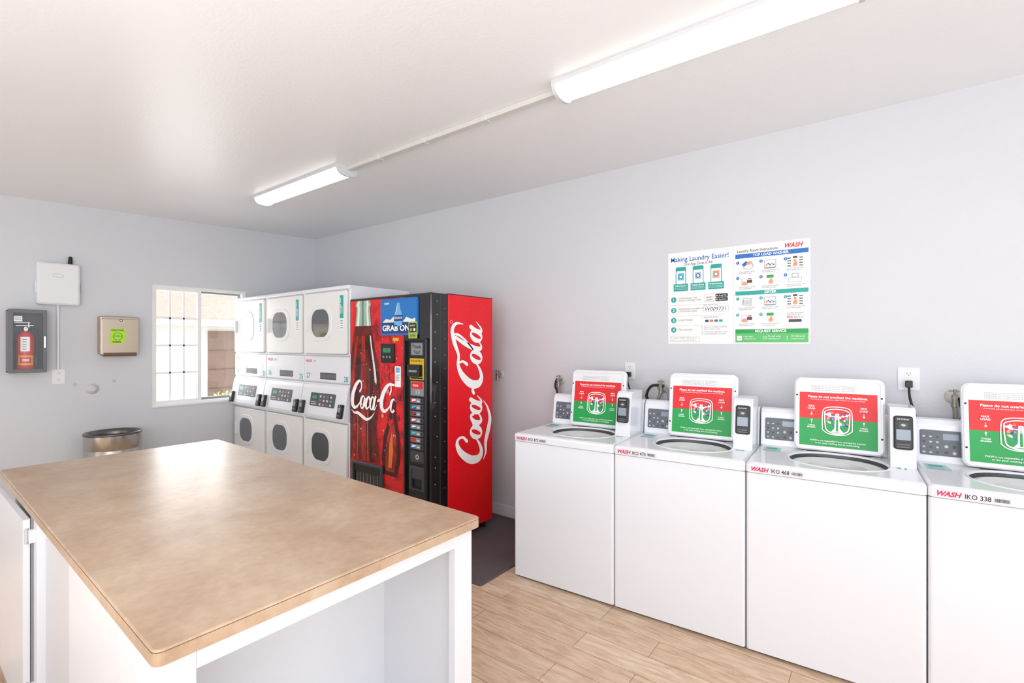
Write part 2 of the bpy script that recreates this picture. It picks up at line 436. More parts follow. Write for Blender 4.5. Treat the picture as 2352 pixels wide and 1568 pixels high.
# ------------------------------------------------------------------ island
IX, IY, IR = -3.50, .39, math.radians(-1.0); IL, IW = 2.32, .995
e = thing('island_countertop', 'mottled tan laminate worktop on the white island cabinet', 'countertop', (IX, IY, .885), IR)
b = MB(); b.slab(0, 0, IL, IW, 0, .035, COUNTER, r=.02, b=.004, n=4)
b.frame((-.0006, -.0006, IL+.0006, IW+.0006), .02, (.001, .001, IL-.001, IW-.001), .019, .0285, .0298, mat('laminate_seam', '#6e5139', .5), n=4)
b.build('top', e)
e = thing('island_cabinet', 'white painted wooden folding-table cabinet with an open end', 'cabinet', (IX, IY, 0), IR)
b = MB()
b.box(.06, .045, .0, 1.80, .975, .884, GREYP)
b.box(1.80, .955, 0, 2.25, .975, .884, WOODW)
b.box(1.80, .03, 0, 2.25, .05, .884, WOODW)
b.box(1.80, .05, .0, 2.25, .955, .06, WOODW)
b.box(1.80, .05, .0, 1.81, .955, .884, WOODW)
b.build('body', e)
b = MB(); b.box(2.25, .012, 0, 2.285, .09, .884, WOODW, b=.003); b.box(2.25, .90, 0, 2.285, .985, .884, WOODW, b=.003)
b.box(2.25, .09, .825, 2.283, .90, .884, WOODW, b=.002); b.box(2.25, .09, 0, 2.283, .90, .07, WOODW, b=.002)
b.build('end_frame', e)
b = MB(); b.box(1.48, .012, 0, 2.25, .046, .884, WOODW, b=.002); b.build('side_panel', e)
b = MB(); b.box(.80, .020, 0, .875, .046, .884, WOODW, b=.002); b.box(.875, .020, .855, 1.48, .046, .884, WOODW); b.box(0.06, .020, .855, .8, .046, .884, WOODW); b.build('face_frame', e)
# cabinet door, standing slightly proud on its hinges
d = MB(); Md = fr((.795, .010, 0), (-math.cos(math.radians(.6)), -math.sin(math.radians(.6)), 0), (0, 0, 1))
d.slab(0, .04, .70, .850, 0, -.02, WOODW, r=.004, M=Md)
d.slab(0, .04, .70, .850, -.0005, .0005, WOODW, r=.004, M=Md); d = d.build('door', e)
b = MB(); b.box(.786, .0125, .04, .80, .046, .855, SHADOWGAP); b.build('door_gap', e)
for z in (.15, .76):
    b = MB(); b.box(.795, .004, z, .825, .022, z+.05, WHITE2, b=.002); b.cyl((.799, -.001, z-.005), (.799, -.001, z+.055), .006, LGREY, n=10); b.build('hinge', d)

# ------------------------------------------------------------------ Coca-Cola script strokes
def oval(cx, cy, rx, ry):
    return [(cx+rx*math.cos(t), cy+ry*math.sin(t), .12+.17*abs(math.cos(t+.25))**1.5) for t in [2*math.pi*i/10 for i in range(10)]]
SCRIPT = [
 ([(1.55, 1.35, .2), (1.78, 1.7, .14), (1.62, 2.08, .16), (1.2, 2.2, .26), (.65, 1.85, .38), (.25, 1.05, .48), (.38, .3, .44), (.9, .0, .30), (1.45, .18, .18), (1.95, .6, .07)], False),
 ([(.35, -.2, .04), (.9, -.42, .16), (1.7, -.42, .27), (2.6, -.66, .33), (3.5, -.84, .26), (4.3, -.6, .14), (4.75, -.2, .03)], False),
 (oval(2.3, .5, .36, .5), True),
 ([(2.45, .95, .1), (2.75, .78, .1), (3.0, .85, .1)], False),
 ([(3.6, .78, .2), (3.42, .99, .14), (3.12, .82, .25), (2.98, .42, .31), (3.18, .05, .22), (3.5, .1, .13), (3.85, .45, .06)], False),
 (oval(4.12, .5, .34, .5), True),
 ([(4.62, 1.02, .25), (4.48, .55, .28), (4.52, .1, .25), (4.74, .04, .13), (5.0, .4, .05)], False),
 ([(5.12, .72, .18), (5.3, .82, .22), (5.5, .78, .18)], False),
 ([(7.1, 1.35, .2), (7.22, 1.7, .14), (7.08, 2.0, .12)], False),
 ([(9.9, 1.7, .04), (9.75, 2.3, .16), (9.2, 2.62, .25), (8.4, 2.45, .29), (7.6, 2.1, .2), (6.85, 2.12, .23), (6.2, 1.75, .38), (5.78, 1.0, .48), (5.92, .3, .44), (6.45, .0, .30), (7.05, .2, .18), (7.5, .62, .07)], False),
 (oval(7.85, .5, .36, .5), True),
 ([(8.0, .95, .08), (8.3, .8, .08), (8.75, 1.4, .1), (9.0, 2.05, .14), (8.92, 2.42, .14), (8.72, 2.2, .18), (8.52, 1.4, .27), (8.46, .6, .29), (8.58, .1, .24), (8.85, .06, .12), (9.1, .4, .05)], False),
 (oval(9.42, .5, .34, .5), True),
 ([(9.92, 1.02, .25), (9.78, .55, .28), (9.84, .1, .25), (10.08, .04, .13), (10.45, .5, .04)], False),
]
def script(b, M, ux, uy, m, z=0.0, clip=None, wk=1.0):
    def xf(p): return ((p[0]+.28*p[1])*ux, p[1]*uy, p[2]*(ux+uy)/2*wk)
    for i, (pts, cl) in enumerate(SCRIPT):
        b.ribbon(M, pts, z+i*.00012, m, k=10, closed=cl, xf=xf, clip=clip)

# ------------------------------------------------------------------ vending machine
CW, CD, CH = .997, .705, 1.925
V = thing('vending_machine', 'red and black soft drink vending machine with bottle artwork beside dryers', 'vending machine', (-3.617, 2.475, 0.012))
CH -= .012
b = MB(); b.box(0.0, .18, .06, CW, CD, CH, REDSIDE, b=.006)
b.box(.0, .18, CH-.004, CW, CD, CH+.003, BLACK, b=.002)
for x in (.06, CW-.06):
    for y in (.25, CD-.06): b.cyl((x, y, 0), (x, y, .065), .025, BLACK)
b.build('cabinet', V)
b = MB(); b.box(.01, .16, .05, CW-.01, .22, .12, BLACK); b.build('kick_plate', V)
D = MB(); D.box(0, 0, .10, CW, .178, CH, BLACKG, b=.012)
S = FX(CW, 0, 0)
RV = mat('rivet', '#d8d8d8', .3)
for z in [.2, .35, .5, .62, .7, .85, 1.0, 1.1, 1.25, 1.4, 1.5, 1.62, 1.75, 1.85]:
    D.disc(S, .04+.02*(int(z*20) % 2), z, .004, .001, RV, n=8); D.disc(S, .14, z-.05, .003, .001, RV, n=8)
D.rect(S, .088, .12, .094, 1.9, .0008, DGREY); D.rect(S, .165, .12, .168, 1.9, .0008, DGREY)
D = D.build('door', V)
F = FF(0, 0, 0)
b = MB(); b.slab(.022, .30, .70, 1.89, 0, .004, ADRED, r=.01, M=F)
BC = .195
prof = [(1.888, .072), (1.872, .072), (1.868, .082), (1.845, .082), (1.84, .072), (1.80, .074), (1.74, .080), (1.68, .088), (1.60, .100), (1.50, .118), (1.40, .142), (1.30, .165), (1.22, .176), (1.14, .176), (1.06, .165), (.98, .150), (.90, .142), (.80, .142), (.70, .152), (.62, .162), (.57, .165)]
prof = [(z, w_*1.22) for z, w_ in prof]
def strip(b, k0, k1, z0, z1, zz, m):
    pr = [p for p in prof if z0 <= p[0] <= z1]
    b.poly(F, [(max(BC+p[1]*k0, .024), p[0]) for p in pr]+[(max(BC+p[1]*k1, .024), p[0]) for p in pr][::-1], zz, m)
COLA = node_specks('cola_brown_print', '#7E2016', '#34100C', '#C85A3A', 26, 0.07, .2, 5, .35, .6); COLA2 = node_specks('cola_red_print', '#B82A1E', '#7A1810', '#E08068', 24, 0.07, .2, 7, .35, .6)
GL1 = mat('bottle_glass_print', '#A3BDAC', .2); GL2 = mat('bottle_glint_print', '#E6EFEA', .2); GL3 = mat('bottle_mid_print', '#6E8C7A', .2); DRK = mat('dark_print', '#38100E', .2)
b.poly(F, [(.024, .57), (.024, 1.89), (.06, 1.89), (.05, 1.6), (.03, 1.35)], .0045, mat('bright_red_print', '#F0281E', .2))
strip(b, -1.08, 1.08, .5, 1.86, .0046, mat('deep_red_edge_print', '#8A0E12', .2))
strip(b, -1.0, 1.0, .5, 1.9, .0049, COLA)
strip(b, -1.0, 1.0, 1.67, 1.9, .0052, GL1)
strip(b, -.8, -.5, 1.67, 1.9, .0055, GL2); strip(b, -.2, .1, 1.67, 1.9, .0055, GL3); strip(b, .5, .75, 1.67, 1.9, .0055, GL2)
strip(b, -.78, -.55, .5, 1.67, .0055, COLA2); strip(b, -.15, .2, .5, 1.67, .0055, COLA2); strip(b, .72, .84, 1.2, 1.67, .0055, GL2); strip(b, .45, .62, .5, 1.67, .0055, DRK)
for k in (-.45, .3): strip(b, k, k+.07, .5, 1.05, .0058, mat('cola_glow_print', '#D04828', .2))
b.poly(F, [(.46, .50), (.62, .50), (.66, .62), (.66, .78), (.62, .95), (.60, 1.12), (.56, 1.12), (.53, .95), (.46, .8), (.44, .62)], .0061, DRK)
b.poly(F, [(.49, .53), (.59, .53), (.62, .64), (.62, .78), (.585, .95), (.575, 1.08), (.565, .95), (.50, .78), (.48, .64)], .0064, COLA2)
b.poly(F, [(.52, .56), (.56, .56), (.58, .7), (.565, .85), (.53, .72)], .0067, ORANGE)
rnd = random.Random(11)
PNK = mat('pink_print', '#F08A80', .2)
for i in range(80):
    x = rnd.uniform(.03, .69); z = rnd.uniform(.34, 1.58); r_ = rnd.uniform(.002, .006)
    b.disc(F, x, z, r_, .0069+i*.00001, rnd.choice([GL2, COLA2, PNK, COLA2]), ry=r_*1.5, n=8)
for i in range(22):
    x = rnd.uniform(.36, .66); z = rnd.uniform(1.1, 1.85) if x < .40 else rnd.uniform(.9, 1.35); a = rnd.uniform(.02, .045)
    b.poly(F, [(x-a*.5, z), (x-a*.1, z-a*.7), (x+a*.5, z-a*.2), (x+a*.2, z+a*.7)], .0079+i*.00001, rnd.choice([COLA2, COLA2, PNK, ADRED]))
b.build('advertising_panel', D)
b = MB(); script(b, FF(.022, -.0092, 1.0), .070, .102, STK, clip=.585, wk=1.08); b.build('script_lettering', D)
# blue panel
b = MB(); b.slab(.43, 1.60, .865, 1.885, 0, .010, BLUE, r=.015, M=F); Fb = FF(0, -.002, 0)
b.rect(Fb, .445, 1.70, .85, 1.87, .0084, mat('pale_sky_print', '#1F76C4', .25)); b.rect(Fb, .445, 1.615, .85, 1.70, .0084, NAVY)
b.poly(Fb, [(.60, 1.67), (.69, 1.67), (.695, 1.75), (.67, 1.80), (.66, 1.85), (.63, 1.85), (.62, 1.80), (.595, 1.75)], .009, LBLUE)
b.rect(Fb, .595, 1.71, .695, 1.755, .0094, NAVY); b.poly(Fb, [(.61, 1.755), (.63, 1.8), (.635, 1.84), (.62, 1.79)], .0094, STK)
b.text(Fb, 'DASANI', .645, 1.725, .018, .0098, STK, w=.085, al='C', bold=.01)
b.poly(Fb, [(.46, 1.705), (.5, 1.73), (.55, 1.72), (.6, 1.75), (.6, 1.70), (.46, 1.70)], .0088, GL2); b.poly(Fb, [(.7, 1.705), (.74, 1.74), (.8, 1.72), (.84, 1.73), (.84, 1.70), (.7, 1.70)], .0088, GL2)
b.text(Fb, 'NEW!', .48, 1.84, .016, .009, STK, bold=.015)
b.text(Fb, 'GRAB ONE', .455, 1.635, .042, .009, STK, w=.36, bold=.03)
b.build('blue_advert_panel', D)
b = MB(); b.slab(.765, 1.575, .862, 1.70, .010, .0125, OLIVE, r=.004, M=F); b.rr(F, .772, 1.62, .855, 1.69, .01, .0129, INK)
b.text(F, 'ENERGY', .813, 1.665, .012, .0135, STK, al='C', w=.06); b.disc(F, .795, 1.64, .012, .0135, OLIVE); b.disc(F, .832, 1.64, .012, .0135, STK); b.text(F, 'STAR', .813, 1.588, .016, .013, INK, al='C', w=.06, bold=.02)
b.build('sticker', D)
b = MB(); b.slab(.44, 1.385, .60, 1.535, 0, .022, BLACK, r=.01, b=.004, M=F); b.rr(F, .475, 1.465, .565, 1.50, .004, .0224, LCD); b.text(F, '1.25', .52, 1.472, .018, .0228, INK, al='C')
for i in range(3): b.disc(F, .48+.04*i, 1.43, .010, .0226, MGREY)
b.build('price_display', D)
b = MB(); b.slab(.58, 1.555, .645, 1.58, .004, .010, YELLOW, M=F); b.build('sticker', D)
b = MB(); b.slab(.605, 1.2, .67, 1.36, .004, .0092, STK, r=.003, M=F); b.rect(F, .615, 1.31, .66, 1.35, .0096, LBLUE)
for i in range(5): b.rect(F, .615, 1.25+.01*i, .66-.01*(i % 2), 1.254+.01*i, .0096, GINK)
b.build('sticker', D)
b = MB(); b.frame((.715, .33, .965, 1.575), .012, (.735, .35, .945, 1.555), .008, 0, .02, BLACK, F, b=.004); b.rect(F, .735, .35, .945, 1.555, .001, BLACK); b.build('selection_column', D)
b = MB(); b.slab(.785, 1.44, .93, 1.55, .001, .012, DGREY, r=.005, b=.003, M=F); b.rr(F, .797, 1.452, .918, 1.538, .004, .0124, MGREY)
b.text(F, 'Thank', .857, 1.50, .026, .0128, INK, al='C', w=.10, bold=.02); b.text(F, 'You!', .857, 1.46, .026, .0128, INK, al='C', w=.07, bold=.02); b.build('nameplate', D)
b = MB(); b.slab(.78, 1.265, .935, 1.425, .001, .014, YELLOW, r=.005, b=.003, M=F)
b.text(F, 'DOLLAR BILLS', .857, 1.40, .014, .0144, INK, al='C', w=.13, bold=.02); b.slab(.795, 1.29, .92, 1.38, .014, .05, BLACK, r=.01, b=.006, M=F); b.slab(.815, 1.325, .90, 1.34, .05, .054, MGREY, M=F)
b.rect(F, .79, 1.272, .925, 1.285, .0144, INK); b.build('bill_acceptor', D)
b = MB(); b.slab(.785, 1.145, .93, 1.255, .001, .01, MGREY, r=.004, b=.002, M=F); b.rr(F, .795, 1.20, .92, 1.248, .004, .0104, RED); b.text(F, 'COINS', .81, 1.215, .014, .0108, STK, bold=.02)
b.slab(.85, 1.16, .90, 1.19, .01, .018, CHROME, r=.012, M=F); b.rect(F, .872, 1.163, .876, 1.187, .0184, INK); b.build('coin_slot', D)
LB = [RED, NAVY, BLACK, RED, BLUE, GREEN, RED, BLUE]
for i in range(8):
    z0 = 1.09-.049*i
    b = MB(); b.slab(.785, z0, .93, z0+.042, .001, .012, DGREY, r=.004, b=.002, M=F); b.rr(F, .79, z0+.005, .895, z0+.037, .003, .0124, MGREY)
    b.rr(F, .794, z0+.008, .85, z0+.034, .003, .0127, LB[i]); b.poly(F, [(.80, z0+.012), (.845, z0+.02), (.848, z0+.03), (.81, z0+.03)], .013, [STK, LBLUE, RED, STK][i % 4])
    b.rect(F, .86, z0+.014, .888, z0+.02, .0128, STK); b.disc(F, .912, z0+.021, .009, .0126, BLACK)
    b.build('selection_button', D)
b = MB(); b.frame((.78, .44, .94, .62), .01, (.80, .455, .92, .60), .01, .001, .02, DGREY, F, b=.004); b.rect(F, .80, .455, .92, .60, .0015, BLACK); b.slab(.805, .53, .915, .60, .004, .016, DGREY, r=.01, M=F); b.build('coin_return', D)
b = MB(); b.slab(.785, .65, .93, .735, .001, .01, DGREY, r=.004, M=F); b.disc(F, .86, .69, .02, .0105, CHROME); b.disc(F, .86, .69, .008, .011, BLACK); b.build('lock', D)
b = MB(); b.frame((.06, .33, .46, .56), .01, (.085, .35, .435, .535), .01, .002, .024, DGREY, F, b=.006); b.rect(F, .085, .35, .435, .535, .0092, BLACKG)
b.slab(.10, .47, .42, .53, .0085, .016, BLACK, r=.006, b=.002, M=F)
for i in range(7): b.box(.12+.045*i, .36, .0085, .123+.045*i, .47, .013, MGREY, M=F)
b.build('delivery_door', D)
b = MB(); Ms = fr((CW+.0008, .705-.145, .552), (0, 0, 1), (0, -1, 0)); script(b, Ms, .1095, .13, STK, wk=1.18)
b.ribbon(Ms, [(1.15+.012*math.cos(t*math.pi/4), .35+.012*math.sin(t*math.pi/4), .002) for t in range(8)], .0005, STK, closed=True)
b.build('script_lettering', V)

# ------------------------------------------------------------------ dryers
SW, SD, SH, SY = .718, .68, 2.05, 2.464
SX = [-5.778, -5.058, -4.338]
STKX = .60
SEAM = mat('panel_seam', '#a6a8ac', .5)
def dryer_master():
    e = thing('stacked_dryer', 'white coin laundry stacked tumble dryer with two oval glass doors', 'dryer', (SX[0], SY, 0), group='row of stacked dryers')
    b = MB(); b.box(.002, .02, .03, SW-.002, SD, SH, WHITE, b=.008); b.box(.03, .05, 0, SW-.03, SD-.02, .035, DGREY)
    b.box(.0, .004, SH-.035, SW, .06, SH, WHITE, b=.01)
    b.box(.004, .012, 1.20, SW-.004, .03, 1.43, WHITE, b=.006)
    b.box(.004, .014, .04, SW-.004, .03, .36, WHITE, b=.006)
    b.box(.006, .017, 1.434, SW-.006, .03, 1.440, SEAM); b.box(.006, .017, 1.190, SW-.006, .03, 1.196, SEAM)
    b.build('cabinet', e)
    F0 = FF(0, .02, 0)
    for (z0, z1) in ((1.455, 2.005), (.385, .85)):
        d = MB(); d.slab(.025, z0, SW-.025, z1, 0, .024, CREAM, r=.018, b=.006, M=F0)
        d.frame((.019, z0-.006, SW-.019, z1+.006), .02, (.025, z0, SW-.025, z1), .018, 0, .0015, SEAM, F0)
        cz = (z0+z1)/2
        d.frame((.120, cz-.160, .480, cz+.160), .115, (.160, cz-.125, .440, cz+.125), .10, .024, .029, WHITE2, F0, b=.003, n=8)
        d = d.build('door', e)
        g = MB(); g.slab(.160, cz-.125, .440, cz+.125, .024, .0275, GLASSD, r=.10, b=.002, M=F0, n=8); g.build('glass', d)
        h = MB(); h.slab(.085, cz-.07, .105, cz+.07, .024, .05, WHITE2, r=.009, b=.005, M=F0); h.build('handle', d)
        if z0 > 1:
            s_ = MB(); s_.slab(STKX-.003, z1-.34, STKX+.058, z1-.035, .024, .0246, PAPER, M=F0); s_.rect(F0, STKX, z1-.24, STKX+.055, z1-.04, .0250, TEAL)
            s_.text(fr((STKX+.015, .02, z1-.20), (0, 0, 1), (-1, 0, 0)), 'THE BEST WAY', .0, -.006, .014, .0256, STK, w=.14, bold=.02)
            s_.text(fr((STKX+.015, .02, z1-.20), (0, 0, 1), (-1, 0, 0)), 'TO PAY', .0, -.028, .014, .0256, STK, w=.07, bold=.02)
            for i in range(4): s_.rect(F0, STKX+.01, z1-.325+.02*i, STKX+.045, z1-.318+.02*i, .0252, TEAL if i % 2 else GINK)
            s_.build('sticker', d)
    b = MB(); b.prism([(.02, .87), (-.035, .885), (-.04, .91), (.0, 1.14), (.012, 1.17), (.03, 1.185), (.03, .87)][::-1], .004, SW-.004, WHITE)
    c = b.build('control_console', e)
    Mc = fr((0, -.0405, .91), (1, 0, 0), (0, .04, .23))
    KG = mat('console_grey', '#484c52', .4)
    b = MB(); b.slab(.16, .075, .55, .195, 0, .003, KG, r=.012, M=Mc); b.rr(Mc, .18, .130, .28, .184, .004, .0035, BLACK); b.rr(Mc, .19, .140, .27, .172, .003, .004, LCD)
    for i in range(4):
        for j in range(3): b.rr(Mc, .31+.055*i, .084+.036*j, .338+.055*i, .102+.036*j, .005, .0036, [LGREY, MGREY, mat('muted_red_key', '#B04A4A', .4), LGREY][(i+j*2) % 4])
    b.rect(Mc, .18, .088, .27, .095, .0036, LGREY); b.rect(Mc, .18, .106, .26, .112, .0036, LGREY)
    b.build('keypad', c)
    for x in (.025, .635):
        b = MB(); b.slab(x, -.005, x+.06, .115, 0, .028, BLACK, r=.012, b=.006, M=Mc); b.rr(Mc, x+.010, .05, x+.050, .09, .004, .0286, LCDG); b.disc(Mc, x+.03, .102, .006, .0286, LGREY); b.rect(Mc, x+.012, .015, x+.048, .025, .0286, GINK); b.build('card_reader', c)
    Fm = FF(0, .012, 0)
    b = MB(); b.slab(.022, 1.368, .25, 1.408, -.0002, .0006, WHITE2, M=Fm); b.text(Fm, 'WASH', .03, 1.375, .026, .001, LOGORED, bold=.03, shear=.3, w=.11)
    b.text(Fm, 'IKO', .165, 1.377, .018, .001, GINK); b.build('logo_label', e)
    b = MB(); b.slab(.27, 1.225, .52, 1.285, -.0002, .0008, DGREY, M=Fm)
    for i in range(8): b.rect(Fm, .28+.03*i, 1.235, .30+.03*i, 1.275, .0012, GINK)
    b.build('nameplate', e)
    return e
dm = dryer_master()
stacks = [dm]
for i in (1, 2):
    c = copy_tree(dm); c.location.x = SX[i]; stacks.append(c)
for st, (n1, n2) in zip(stacks, (('24', '23'), ('26', '25'), ('27', '28'))):
    Fm = FF(0, .012, 0)
    for n_, x_, z_ in ((n1, .04, 1.23), (n2, .635, 1.215)):
        b = MB(); b.slab(x_-.008, z_-.008, x_+.055, z_+.053, -.0002, .0005, WHITE2, M=Fm); b.text(Fm, n_, x_, z_, .045, .001, TEAL, bold=.02); b.build('number_decal', st)

# ------------------------------------------------------------------ washing machines
TH = math.radians(3.0); WW, WD = .703, .64
def washer_master():
    e = thing('washing_machine', 'white top-load washing machine with open lid and red-green notice', 'washing machine', (0, 0, 0), TH, group='row of top-load washers')
    b = MB()
    def lp(ins, z): return [(p[0], p[1], z) for p in rrl(.0015+ins, 0+ins, WW-.0015-ins, WD-ins, .014, 4)]
    b.loops([lp(0, .014), lp(0, .900), lp(.004, .904)], WHITE, None, True, False)
    b.box(.02, .02, 0, WW-.02, WD-.02, .02, DGREY); b.box(.006, .003, .900, WW-.006, .02, .909, SHADOWGAP)
    b.build('cabinet', e)
    d = MB(); n = 10
    def L(l, z): return [(p[0], p[1], z) for p in l]
    O0 = rrl(0, -.008, WW-.0, WD, .02, n); O1 = rrl(.004, -.004, WW-.004, WD-.004, .018, n); O2 = rrl(.015, .012, WW-.015, WD-.012, .015, n)
    h0 = (.170, .080, .590, .448)
    def I(i_, z): return L(rrl(h0[0]+i_, h0[1]+i_, h0[2]-i_, h0[3]-i_, .18-i_, n), z)
    zs = lambda l, z: [(p[0], p[1], z) for p in l]
    d.loops([zs(O0, .906), zs(O0, .938), zs(O1, .949), zs(O2, .955), I(-.014, .955), I(-.006, .9585), I(0, .955), I(.003, .949)], WHITE, None, False, False, False)
    d.build('top_deck', e)
    t_ = MB(); t_.loops([I(.003, .949), I(.006, .935), I(.012, .932)], RINGM, None, False, False)
    t_.loops([I(.012, .932), I(.03, .936), I(.085, .925), I(.09, .90)], TUBW, None, False, False)
    t_.loops([I(.09, .90), I(.10, .60), I(.12, .58)], STEEL, None, False, True)
    t_.lathe([(.06, .60), (.05, .72), (.035, .80), (.02, .82)], WHITE2, c=((h0[0]+h0[2])/2, (h0[1]+h0[3])/2))
    t_.build('wash_tub', e)
    c = MB(); c.prism([(.515, .953), (.54, 1.14), (.555, 1.162), (.585, 1.168), (WD-.005, 1.16), (WD-.005, .953)], .004, WW-.004, WHITE); c = c.build('control_console', e)
    Mc = fr((0, .515, .953), (1, 0, 0), (0, .025, .187))
    b = MB(); b.slab(.026, .035, .19, .160, 0, .005, mat('keypad_grey', '#62666e', .4), r=.008, b=.002, M=Mc)
    b.rr(Mc, .115, .115, .175, .145, .003, .0056, LCDG)
    for i in range(3):
        for j in range(4): b.rr(Mc, .036+.026*i, .045+.026*j, .047+.026*i, .053+.026*j, .003, .0056, [LGREY, LGREY, DGREY][(i+j) % 3])
    for i in range(2):
        for j in range(2): b.rr(Mc, .12+.03*i, .045+.03*j, .135+.03*i, .060+.03*j, .007, .0056, [DGREY, LGREY][(i+j) % 2])
    b.build('keypad', c)
    lean = math.radians(8); Ml = fr((.178, .452, .962), (1, 0, 0), (0, math.sin(lean), math.cos(lean)))
    lw, lh = .41, .40
    b = MB(); b.slab(0, 0, lw, lh, -.028, 0, WHITE, r=.035, b=.006, M=Ml, n=6)
    b.frame((.006, .006, lw-.006, lh-.006), .03, (.018, .018, lw-.018, lh-.018), .02, 0, .006, WHITE, Ml, b=.003, n=6)
    for x in (.02, lw-.06): b.box(x, -.014, -.026, x+.04, .01, -.006, WHITE2, M=Ml, b=.003)
    b.box(.02, -.004, -.014, lw-.02, .0, -.002, RUB, M=Ml)
    for x in (.014, lw-.014):
        for y in (.30, .09): b.disc(Ml, x, y, .005, .0066, INK, n=10)
    lid = b.build('lid', e)
    b = MB(); S_ = Ml; x0, x1, y0, ym, y1 = .026, .378, .026, .175, .318
    b.slab(x0-.003, y0-.003, x1+.003, .372, 0, .0008, WHITE2, M=S_)
    b.rect(S_, x0, y0, x1, ym, .0012, GREEN); b.rect(S_, x0, ym, x1, y1, .0012, RED)
    cx = (x0+x1)/2
    b.text(S_, 'Please do not overload the machines.', cx, .289, .012, .002, STK, w=.27, al='C', bold=.02)
    b.text(S_, 'Overloading will not clean your clothes properly and may cause damage.', cx, .278, .005, .002, STK, w=.25, al='C')
    q = .86
    X = lambda d: cx+d*q
    Yq = lambda y: .165+(y-.165)*q
    def R(pts, z, cl=False): b.ribbon(S_, [(X(p[0]), Yq(p[1]), p[2]) for p in pts], z, STK, closed=cl)
    def Pq(pts, z, m): b.poly(S_, [(X(p[0]), Yq(p[1])) for p in pts], z, m)
    Pq([(-.04, .236), (-.066, .218), (-.064, .15), (-.052, .105), (-.03, .092), (.03, .092), (.052, .105), (.064, .15), (.066, .218), (.04, .236)], .0022, GREEN)
    Pq([(-.066, .176), (.066, .176), (.066, .218), (.04, .236), (-.04, .236), (-.066, .218)], .0024, RED)
    R([(.066*math.cos(a*math.pi/6), .218+.024*math.sin(a*math.pi/6), .0045) for a in range(12)], .0056, True)
    R([(-.066, .218, .005), (-.064, .15, .005), (-.052, .105, .006), (0, .088, .008), (.052, .105, .006), (.064, .15, .005), (.066, .218, .005)], .0054)
    R([(-.078, .11, .0045), (-.078, .20, .0045), (-.064, .245, .0045), (0, .256, .0045), (.064, .245, .0045), (.078, .20, .0045), (.078, .11, .0045)], .0050)
    R([(-.078, .11, .0045), (-.05, .088, .0045), (0, .08, .0045), (.05, .088, .0045), (.078, .11, .0045)], .0051)
    rnd = random.Random(4); cc = [ORANGE, BLUE, STK, LBLUE, PEACH, STK, mat('purple_ink', '#7A4FA0', .4), STK, NAVY]
    for i in range(34):
        px = (-1 if i % 2 else 1)*rnd.uniform(.014, .054); py = rnd.uniform(.135, .222); k = rnd.uniform(.005, .010)
        Pq([(px-k, py-k*.6), (px+k*.7, py-k), (px+k, py+k*.5), (px-k*.2, py+k)], .003+i*.00003, cc[i % 9])
    Pq([(-.034, .097), (.034, .097), (.015, .12), (.010, .215), (-.010, .215), (-.015, .12)], .0042, STK)
    Pq([(-.006, .104), (.006, .104), (.005, .175), (-.005, .175)], .0045, GREEN); Pq([(-.005, .175), (.005, .175), (.004, .207), (-.004, .207)], .0045, LGREY)
    for sx in (cx-.118, cx+.118):
        b.text(S_, 'MAX', sx, .238, .009, .002, STK, al='C', bold=.02); b.text(S_, 'LOAD', sx, .224, .009, .002, STK, al='C', bold=.02)
        b.rect(S_, sx-.0012, .20, sx+.0012, .214, .002, STK); b.poly(S_, [(sx-.006, .20), (sx, .190), (sx+.006, .20)], .002, STK)
        b.rect(S_, sx-.0012, .15, sx+.0012, .162, .002, STK); b.poly(S_, [(sx+.006, .162), (sx, .172), (sx-.006, .162)], .002, STK)
        b.text(S_, 'CARGA', sx, .134, .007, .002, STK, al='C', bold=.02); b.text(S_, 'MAXIMA', sx, .123, .007, .002, STK, al='C', bold=.02)
    b.text(S_, 'WASH is not responsible if you overload the machine', cx, .053, .008, .002, STK, w=.25, al='C', bold=.01)
    b.text(S_, 'or for your washing due to overloading.', cx, .04, .008, .002, STK, w=.20, al='C', bold=.01)
    for i in range(3): b.text(S_, 'ATTENTION  Do not place items on lid    Read all directions', cx-.02, .328+.009*i, .005, .0012, GINK, w=.20, al='C')
    b.rect(S_, cx-.12, .355, cx+.1, .3565, .0012, LINK_)
    b.build('notice_sticker', lid)
    p = MB(); p.prism([(.285, .955), (.29, 1.02), (.315, 1.205), (.325, 1.225), (.345, 1.236), (.51, 1.236), (.51, .955)], .597, .695, WHITE); p = p.build('payment_terminal', e)
    Mp = fr((.597, .29, 1.02), (1, 0, 0), (0, .025, .185))
    b = MB(); b.slab(.012, .02, .086, .18, 0, .022, BLACK, r=.012, b=.006, M=Mp); b.rr(Mp, .022, .065, .076, .115, .003, .0224, LCDG); b.slab(.03, .12, .068, .15, .022, .024, DGREY, r=.01, M=Mp)
    for q_ in (.004, .008, .012): b.ribbon(Mp, [(.049+q_*math.cos(a), .128+q_*math.sin(a), .0016) for a in (.6, 1.2, 1.57, 1.94, 2.5)], .0246, STK, k=3)
    b.text(Mp, 'PAYMENT', .049, .16, .007, .0226, STK, al='C', w=.045); b.rect(Mp, .025, .03, .073, .034, .0224, GINK); b.rect(Mp, .025, .042, .073, .046, .0224, GINK)
    b.build('card_reader', p)
    b = MB(); Md = fr((0, 0, .9554), (1, 0, 0), (0, 1, 0))
    b.poly(Md, [(.035, .33), (.125, .33), (.115, .455), (.03, .455)], .0002, mat('pale_teal', '#A9DAD6', .4)); b.rect(Md, .045, .39, .10, .43, .0006, TEAL)
    b.rect(Md, .04, .345, .10, .36, .0006, LINK_)
    b.build('deck_sticker', e)
    return e
wm = washer_master()
px, py = -1.956, 2.60
pos = [(px+i*.7045*math.cos(TH), py+i*.7045*math.sin(TH)) for i in range(4)]
ws = [wm]; wm.location = (pos[0][0], pos[0][1], 0)
